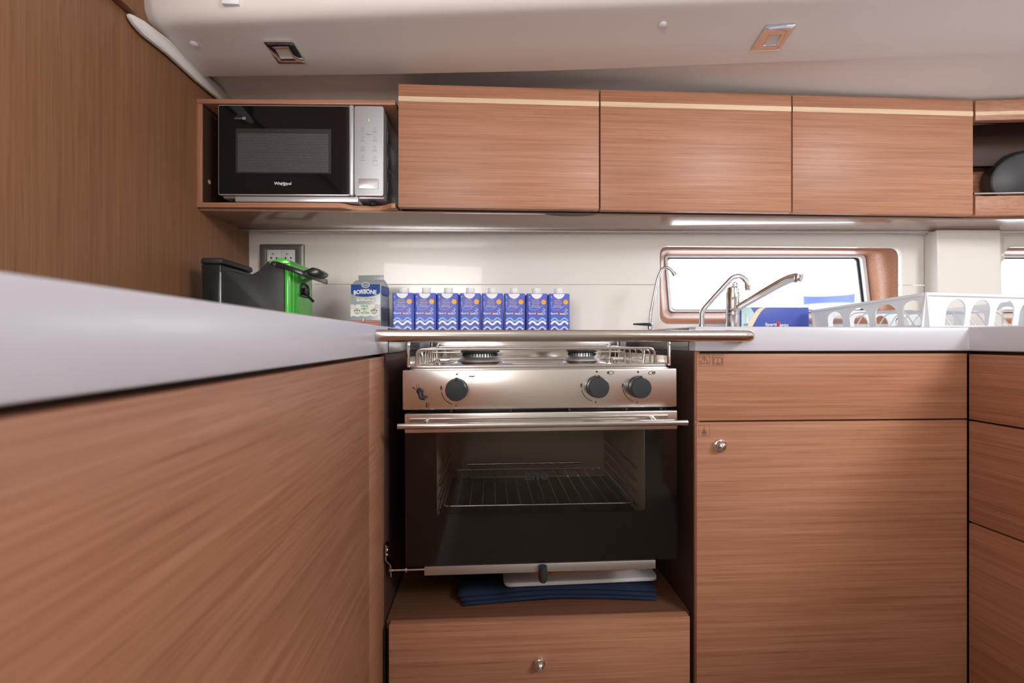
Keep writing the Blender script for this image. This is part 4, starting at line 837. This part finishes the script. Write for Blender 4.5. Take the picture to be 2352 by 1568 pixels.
# cartons
def carton():
    r_ = thing('drink_carton', 'x', 'carton', (0, 0, TOP), 0, 'row of blue drink cartons', True)
    w2, d2, h = 0.0303, 0.030, 0.107
    bm = bmesh.new(); rows = []
    for z_, sx, sy, c in ((0, 0.96, 0.96, 0.004), (0.002, 1, 1, 0.005), (0.02, 1.0, 1, 0.006), (h-0.03, 1.0, 1.0, 0.0065), (h-0.002, 0.985, 0.97, 0.003), (h, 0.95, 0.93, 0.003)):
        a, b = w2*sx, d2*sy
        rows.append([bm.verts.new(p) for p in ((-a+c, -b, z_), (a-c, -b, z_), (a, -b+c, z_), (a, b-c, z_), (a-c, b, z_), (-a+c, b, z_), (-a, b-c, z_), (-a, -b+c, z_))])
    for a, b in zip(rows, rows[1:]):
        for i in range(8): bm.faces.new((a[i], a[(i+1) % 8], b[(i+1) % 8], b[i]))
    bm.faces.new(rows[0][::-1]); bm.faces.new(rows[-1]); fin('carton_body', bm, 'carton_blue', r_, smooth=30)
    for s_ in (-1, 1): P('folded_ear', [(s_*(w2-0.0002), -0.010, h-0.003), (s_*(w2-0.0002), 0.024, h-0.003), (s_*(w2-0.0002), 0.008, h-0.026)], (s_*0.0008, 0, 0), 'carton_blue', r_)
    cp = LA('cap', [(0.0118, 0), (0.0124, 0.001), (0.0124, 0.0125), (0.0116, 0.0140), (0, 0.0142)], (0, -0.008, h+0.0022), (0, 0, 1), 'white_plastic', r_, 28)
    LA('neck', [(0.0140, 0), (0.0140, 0.0015), (0.0115, 0.0022), (0, 0.0022)], (0, -0.008, h), (0, 0, 1), 'white_plastic', r_, 24)
    bm = bmesh.new()
    for i in range(20):
        q = 2*PI*i/20; abox(bm, 0.0124*math.cos(q)-0.0004, 0.0124*math.cos(q)+0.0004, -0.008+0.0124*math.sin(q)-0.0004, -0.008+0.0124*math.sin(q)+0.0004, h+0.0045, h+0.0135)
    o = fin('cap_ribs', bm, 'white_plastic', cp, smooth=0); o['kind'] = 'stuff'
    k = 0.0606/262; gx = lambda x: (x-135)*k-w2; gz = lambda y: h-(y-178)*k; lim = w2-0.0056
    pr = Print((0, -d2-0.0001, 0), UX, UZ, 0.00008)
    pr.poly([(gx(260)+70*k*math.cos(q), gz(184)-62*k*abs(math.sin(q))**1.2) for q in [PI+PI*i/16 for i in range(17)]], 'print_white')
    n = 32; pr.poly([(gx(345)+(33 if i % 2 else 28)*k*math.cos(2*PI*i/n), gz(285)+(33 if i % 2 else 28)*k*math.sin(2*PI*i/n)) for i in range(n)], 'carton_orange')
    for i, (s_, wd, m_) in enumerate((("You can't buy", 78, 'print_white'), ('happiness', 96, 'carton_orange'), ('but you can go', 92, 'print_white'), ('sailing', 72, 'carton_orange'), ('which is pretty', 100, 'print_white'), ('much the same', 112, 'print_white'))):
        pr.text(s_, gx(243 if i != 2 else 252), gz(262+i*16.6), wd*k, 11.5*k, m_, 0.02)
    pth = [(163, 318), (157, 292), (170, 284), (168, 318), (160, 345), (178, 368), (205, 383), (240, 383), (280, 368), (315, 340), (335, 322)]
    fine = []
    for a, b in zip(pth, pth[1:]):
        for i in range(3): fine.append((a[0]+(b[0]-a[0])*i/3, a[1]+(b[1]-a[1])*i/3))
    for i in range(0, len(fine)-1, 2): pr.line([(gx(fine[i][0]), gz(fine[i][1])), (gx(fine[i+1][0]), gz(fine[i+1][1]))], 4.0*k, 'print_white')
    pr.text('Sparti', gx(202), gz(428), 92*k, 28*k, 'print_white', 0.025); pr.text('ento', gx(305), gz(430), 66*k, 24*k, 'print_white', 0.025)
    pr.poly([(gx(236), gz(408)), (gx(262), gz(404)), (gx(274), gz(412)), (gx(264), gz(446)), (gx(258), gz(424))], 'print_red'); pr.poly([(gx(275), gz(412)), (gx(281), gz(402)), (gx(272), gz(430)), (gx(260), gz(448))], 'carton_orange')
    for sx, sy, m_ in ((165, 225, 'print_white'), (345, 222, 'print_red')):
        r1 = 11*k; pr.poly([(gx(sx)+(r1 if i % 2 == 0 else r1*0.3)*math.cos(PI*i/4), gz(sy)+(r1 if i % 2 == 0 else r1*0.3)*math.sin(PI*i/4)) for i in range(8)], m_)
    def wave(yc, th, m_, amp=19):
        pts = [(-lim+2*lim*i/48, gz(yc)+amp*k*math.cos(2*PI*((-lim+2*lim*i/48)-gx(205))/(122*k))) for i in range(49)]; pr.line(pts, th*k, m_)
    wave(525, 26, 'carton_midblue'); wave(503, 21, 'carton_lightblue'); wave(543, 25, 'print_white'); wave(622, 26, 'carton_midblue'); wave(612, 20, 'carton_pale')
    pr.ring(lim, gz(403), 26*k, 6*k, 'print_white', a0=PI/2+0.1, a1=3*PI/2-0.1, n=12)
    for q in (130, 165, 195, 230): pr.line([(lim+36*k*math.cos(math.radians(q)), gz(403)+36*k*math.sin(math.radians(q))), (lim+52*k*math.cos(math.radians(q)), gz(403)+52*k*math.sin(math.radians(q)))], 6*k, 'print_white')
    pr.done('front_print', r_)
    pr = Print((w2+0.0001, 0, 0), (0, 1, 0), UZ, 0.00008)
    pr.ring(-0.022, gz(403), 26*k, 6*k, 'print_white', a0=-PI/2, a1=PI/2, n=10); pr.poly([(-0.023, gz(455)), (-0.016, gz(440)), (-0.016, gz(470))], 'carton_orange'); pr.poly([(-0.023, gz(570)), (-0.012, gz(555)), (-0.010, gz(590))], 'carton_orange')
    pr.line([(-0.022, gz(480)), (-0.006, gz(500)), (0.01, gz(480)), (0.022, gz(500))], 14*k, 'carton_lightblue'); pr.line([(-0.022, gz(535)), (-0.006, gz(555)), (0.01, gz(535)), (0.022, gz(555))], 14*k, 'print_white'); pr.done('side_print', r_)
    return r_
ctn = carton(); words = ['first', 'second', 'third', 'fourth', 'fifth', 'sixth', 'seventh', 'eighth']
for i in range(8):
    o = ctn if i == 0 else copy_tree(ctn)
    p = at(930+50.2*i, 700, 1.325); o.location = (p.x, 1.325+random.uniform(-0.001, 0.001), TOP+CZ); o.rotation_euler = (0, 0, math.radians(random.uniform(-1.2, 1.2)))
    o['label'] = '%s blue drink carton with white cap, counted from the coffee bag' % words[i] if i < 7 else 'last blue drink carton of the row, nearest the slim tap'
# slim filter tap
def P3(px, py, y): return at(px, py, y)
ty = 1.29
b0 = at(1493, 745, ty)
ft = thing('filter_tap', 'slim chrome swan-neck tap with black lever, left of the window', 'tap', (b0.x, ty, TOP))
LA('base', [(0.0, 0), (0.014, 0), (0.014, 0.003), (0.0085, 0.006), (0.0075, 0.022), (0.005, 0.024), (0, 0.024)], (b0.x, ty, TOP), (0, 0, 1), 'chrome', ft, 24)
T('spout', fillet([(b0.x, ty, TOP+0.02)]+[P3(x, y, ty-q) for x, y, q in ((1493.5, 722, 0), (1500, 690, 0), (1510, 640, 0.004), (1521, 617, 0.01), (1531, 613.5, 0.016), (1541, 619, 0.022), (1550, 632, 0.028))], 0.02, 4), 0.0045, 'chrome', ft, 14)
T('nozzle', [P3(1546, 625, ty-0.026), P3(1551, 633, ty-0.029)], 0.0058, 'chrome', ft, 14)
lvp = [P3(1492, 742, ty-0.012), P3(1478, 745, ty-0.02), P3(1455, 744, ty-0.03)]
T('lever', [(b0.x, ty-0.006, TOP+0.016)]+[Vector((p.x, p.y, TOP+0.0185)) for p in lvp], [0.004, 0.0045, 0.004, 0.0022], 'black_plastic_gloss', ft, 10)
# hooked pump tap
ty = 1.225; b0 = at(1612, 745, ty)
pt = thing('pump_tap', 'chrome hooked tap slanting up in front of the window, left of the mixer', 'tap', (b0.x, ty, TOP))
LA('base', [(0, 0), (0.022, 0), (0.022, 0.003), (0.015, 0.0075), (0.0095, 0.011), (0.0095, 0.018), (0, 0.018)], (b0.x, ty, TOP), (0, 0, 1), 'chrome', pt, 28)
T('spout', [(b0.x, ty, TOP+0.01)]+fillet([P3(1612, 736, ty), P3(1612, 714, ty), P3(1646, 676, ty-0.02), P3(1683, 636.5, ty-0.04), P3(1700, 633, ty-0.048), P3(1714, 644, ty-0.055), P3(1718, 662, ty-0.058)], 0.022, 6), 0.0066, 'chrome', pt, 16)
T('nozzle', [P3(1717, 655, ty-0.057), P3(1717.5, 666, ty-0.058)], 0.0082, 'chrome', pt, 16)
# mixer tap
ty = 1.19; b0 = at(1683, 745, ty); r = 0.0175
mt = thing('mixer_tap', 'large chrome mixer tap with lever and long raised spout', 'tap', (b0.x, ty, TOP))
ztop = at(1683, 649, ty).z-TOP
LA('body', [(0, 0), (r*1.12, 0), (r*1.12, 0.003), (r, 0.005), (r, 0.040), (r*1.02, 0.043)], (b0.x, ty, TOP), (0, 0, 1), 'chrome', mt, 32)
LA('cartridge', [(r*0.95, 0.0435), (r*0.99, 0.0465), (r*0.99, ztop-0.030), (r*0.85, ztop-0.022), (r*0.82, ztop-0.014), (r*0.55, ztop-0.010), (0, ztop-0.010)], (b0.x, ty, TOP), (0, 0, 1), 'chrome', mt, 32)
hl = [P3(1672, 681, ty), P3(1672, 663, ty), P3(1680, 672, ty), P3(1683, 650, ty), P3(1689, 645, ty), P3(1693, 651, ty), P3(1694, 680, ty)]
P('lever', [p+Vector((0, -0.006, 0)) for p in hl], (0, 0.012, 0), 'chrome', mt, bev=0.003)
T('spout', fillet([P3(1684, 716, ty), P3(1692, 708, ty-0.012), P3(1740, 680, ty-0.04), P3(1790, 651, ty-0.075), P3(1812, 640.5, ty-0.09), P3(1826, 637, ty-0.10)], 0.02, 5), [0.0085+0.0022*min(1, i/16) for i in range(26)], 'chrome', mt, 16)
hp = P3(1833, 636.5, ty-0.105)
LA('spout_head', [(0, -0.010), (0.0095, -0.009), (0.0105, -0.004), (0.0105, 0.006), (0.0095, 0.009), (0, 0.0095)], hp, (0.12, -0.1, 0.98), 'chrome', mt, 24)
LA('aerator', [(0, 0), (0.0075, 0), (0.0075, 0.003), (0, 0.003)], hp+Vector((-0.001, 0, -0.0125)), (0, 0, 1), 'galvanised', mt, 18)
LA('temperature_mark', [(0.003, 0), (0.003, 0.0006), (0, 0.0008)], (b0.x, ty-r*0.985, TOP+0.060), (0, -1, 0), 'silver_plastic', mt, 14)
# printed box
yb_ = 1.275; bx0, bx1 = at(1702, 720, yb_).x, at(1858, 720, yb_).x; bzt = at(1800, 705.5, yb_).z
bxr = thing('printed_box', 'blue printed cardboard box behind the mixer tap', 'box', ((bx0+bx1)/2, yb_+0.03, TOP))
B('carton_body', bx0, bx1, yb_, yb_+0.06, TOP, bzt, 'box_blue', bxr, bev=0.001)
bw = bx1-bx0; bh = bzt-TOP
pr = Print((bx0, yb_-0.0001, TOP), UX, UZ)
pr.poly([(0.001, 0.001), (0.001, bh-0.001), (bw*0.14, bh-0.001), (bw*0.21, bh*0.66), (bw*0.10, bh*0.25), (bw*0.07, 0.001)], 'box_sea')
pr.line([(bw*0.07, bh*0.3), (bw*0.07, bh*0.72)], 0.0012, 'print_grey'); pr.poly([(bw*0.03, bh*0.3), (bw*0.115, bh*0.3), (bw*0.10, bh*0.22), (bw*0.04, bh*0.22)], 'print_grey'); pr.poly([(bw*0.075, bh*0.34), (bw*0.11, bh*0.36), (bw*0.075, bh*0.7)], 'print_white')
L1 = [(bw*(0.06+0.24*t_), bh*(0.0+0.98*math.sin(t_*PI/2))) for t_ in [i/10 for i in range(11)]]; L2 = [(bw*(0.12+0.26*t_), bh*(0.0+0.98*math.sin(t_*PI/2)**1.25)) for t_ in [i/10 for i in range(11)]]
pr.poly([(max(0.001, a), max(0.001, b)) for a, b in L1]+[(a, max(0.001, b)) for a, b in L2[::-1]], 'box_cream')
pr.text('Sparti', bw*0.435, bh*0.26, bw*0.17, bh*0.17, 'print_white', 0.02); pr.text('ento', bw*0.63, bh*0.245, bw*0.13, bh*0.13, 'print_white', 0.02)
pr.poly([(bw*0.50, bh*0.40), (bw*0.54, bh*0.42), (bw*0.565, bh*0.36), (bw*0.548, bh*0.15), (bw*0.54, bh*0.3)], 'print_red'); pr.poly([(bw*0.568, bh*0.36), (bw*0.58, bh*0.40), (bw*0.562, bh*0.26), (bw*0.55, bh*0.14)], 'carton_orange'); pr.done('front_print', bxr)
# dish rack
rc0 = Vector((0.962, 0.955)); ra = math.radians(9.5); RL, RD = 0.40, 0.30
rk = thing('dish_rack', 'white plastic dish rack with arched slots on the right worktop', 'dish rack', (rc0.x, rc0.y, TOP), ra, None, True)
zn, zf = at(2130, 671, 0.955).z-TOP, 0.0855-TOP
def rack_wall(p, q, zp, zq, slots, name='wall'):
    """panel from p to q (bottom inset), slots = list of (centre, half width) along 0..1"""
    p, q = Vector((p[0], p[1], 0)), Vector((q[0], q[1], 0)); e = (q-p); Ln = e.length; e.normalize(); nrm = Vector((0, 0, 1)).cross(e)
    H_ = lambda s_: zp+(zq-zp)*s_/Ln
    bm = bmesh.new()
    def pt(s_, z_): return p+e*s_+nrm*(0.010*(1-z_/0.085))+Vector((0, 0, z_))
    zlo = -0.0035; up_ = [(0, zlo+0.02)]; lo_ = []
    for c_, hw in slots:
        s_ = c_*Ln; zt_ = H_(s_)-0.013-hw
        up_ += [(s_-hw, zlo+0.02)]+[(s_-hw*math.cos(PI*i/10), zt_+hw*math.sin(PI*i/10)) for i in range(11)]+[(s_+hw, zlo+0.02)]
        lo_ += [(s_-hw, zlo+0.02)]+[(s_-hw*math.cos(PI*i/6), zlo+0.012-0.008*math.sin(PI*i/6)) for i in range(7)]+[(s_+hw, zlo+0.02)]
    up_ += [(Ln, zlo+0.02), (Ln, zq), (0, zp)]
    aprism(bm, [pt(a, b) for a, b in up_], nrm*0.0025)
    aprism(bm, [pt(a, b) for a, b in [(0, zlo+0.02)]+lo_+[(Ln, zlo+0.02), (Ln, 0.001), (0, 0.001)]], nrm*0.0025)
    return fin(name, bm, 'rack_plastic', rk, smooth=35)
c00, c10, c11, c01 = (0, 0), (RL, 0), (RL, RD), (0, RD)
rack_wall(c00, c10, zn, zn, [(0.094/RL, 0.0285), (0.168/RL, 0.0285), (0.243/RL, 0.0285), (0.318/RL, 0.0285)])
rack_wall(c10, c11, zn, zf, [(0.031/RD, 0.022), (0.092/RD, 0.026), (0.160/RD, 0.0255), (0.2275/RD, 0.0215)])
rack_wall(c11, c01, zf, zf, [(0.082/RL, 0.0255), (0.157/RL, 0.0255), (0.232/RL, 0.0255), (0.306/RL, 0.0255)])
rack_wall(c01, c00, zf, zn, [(1-0.2275/RD, 0.0215), (1-0.160/RD, 0.0255), (1-0.092/RD, 0.026), (1-0.031/RD, 0.022)])
rim = fillet([Vector((-0.003, -0.003, zn)), Vector((RL+0.003, -0.003, zn)), Vector((RL+0.003, RD+0.003, zf)), Vector((-0.003, RD+0.003, zf))], 0.022, 6, True)
rin = fillet([Vector((0.004, 0.004, zn)), Vector((RL-0.004, 0.004, zn)), Vector((RL-0.004, RD-0.004, zf)), Vector((0.004, RD-0.004, zf))], 0.016, 6, True)
bm = bmesh.new(); aring(bm, rim, rin, (0, 0, -0.007)); fin('rim', bm, 'rack_plastic', rk, bev=0.0015)
P('floor', [Vector((0.011, 0.011, 0.004)), Vector((RL-0.011, 0.011, 0.004)), Vector((RL-0.011, RD-0.011, 0.004)), Vector((0.011, RD-0.011, 0.004))], (0, 0, 0.003), 'rack_plastic', rk)
for i in range(9):
    x = 0.05+i*0.038; T('plate_rib', fillet([(x, 0.06, 0.0072), (x, 0.085, 0.046), (x, RD-0.085, 0.046), (x, RD-0.06, 0.0072)], 0.012, 4), 0.0016, 'rack_plastic', rk, 8)
for x, y in ((0.03, 0.03), (RL-0.03, 0.03), (RL-0.03, RD-0.03), (0.03, RD-0.03)): LA('foot', [(0.008, 0), (0.008, 0.004), (0, 0.004)], (x, y, 0), (0, 0, 1), 'rack_plastic', rk, 12)
# cutlery cup hung on the end of the rack, near the printed box
# blue tub seen over the rim
tb = at(1903, 690, 1.335); tr_ = 0.064
tr_ = 0.066; zt0, zt1 = 0.109-TOP, 0.1385-TOP
tub = thing('plastic_tub', 'clear tub with a blue speckled band showing over the dish rack rim', 'tub', (tb.x, 1.335, TOP))
LA('body', [(0, 0.0), (tr_*0.88, 0.0), (tr_*0.92, 0.004), (tr_*0.985, zt0), (tr_*0.965, zt0), (tr_*0.90, 0.006), (0, 0.003)], (tb.x, 1.335, TOP), (0, 0, 1), 'window_glass', tub, 36)
LA('band', [(tr_*0.965, zt0), (tr_*0.985, zt0+0.0003), (tr_, zt1-0.004), (tr_*0.99, zt1), (tr_*0.97, zt1-0.002), (tr_*0.955, zt0+0.002)], (tb.x, 1.335, TOP), (0, 0, 1), 'blue_translucent', tub, 36)
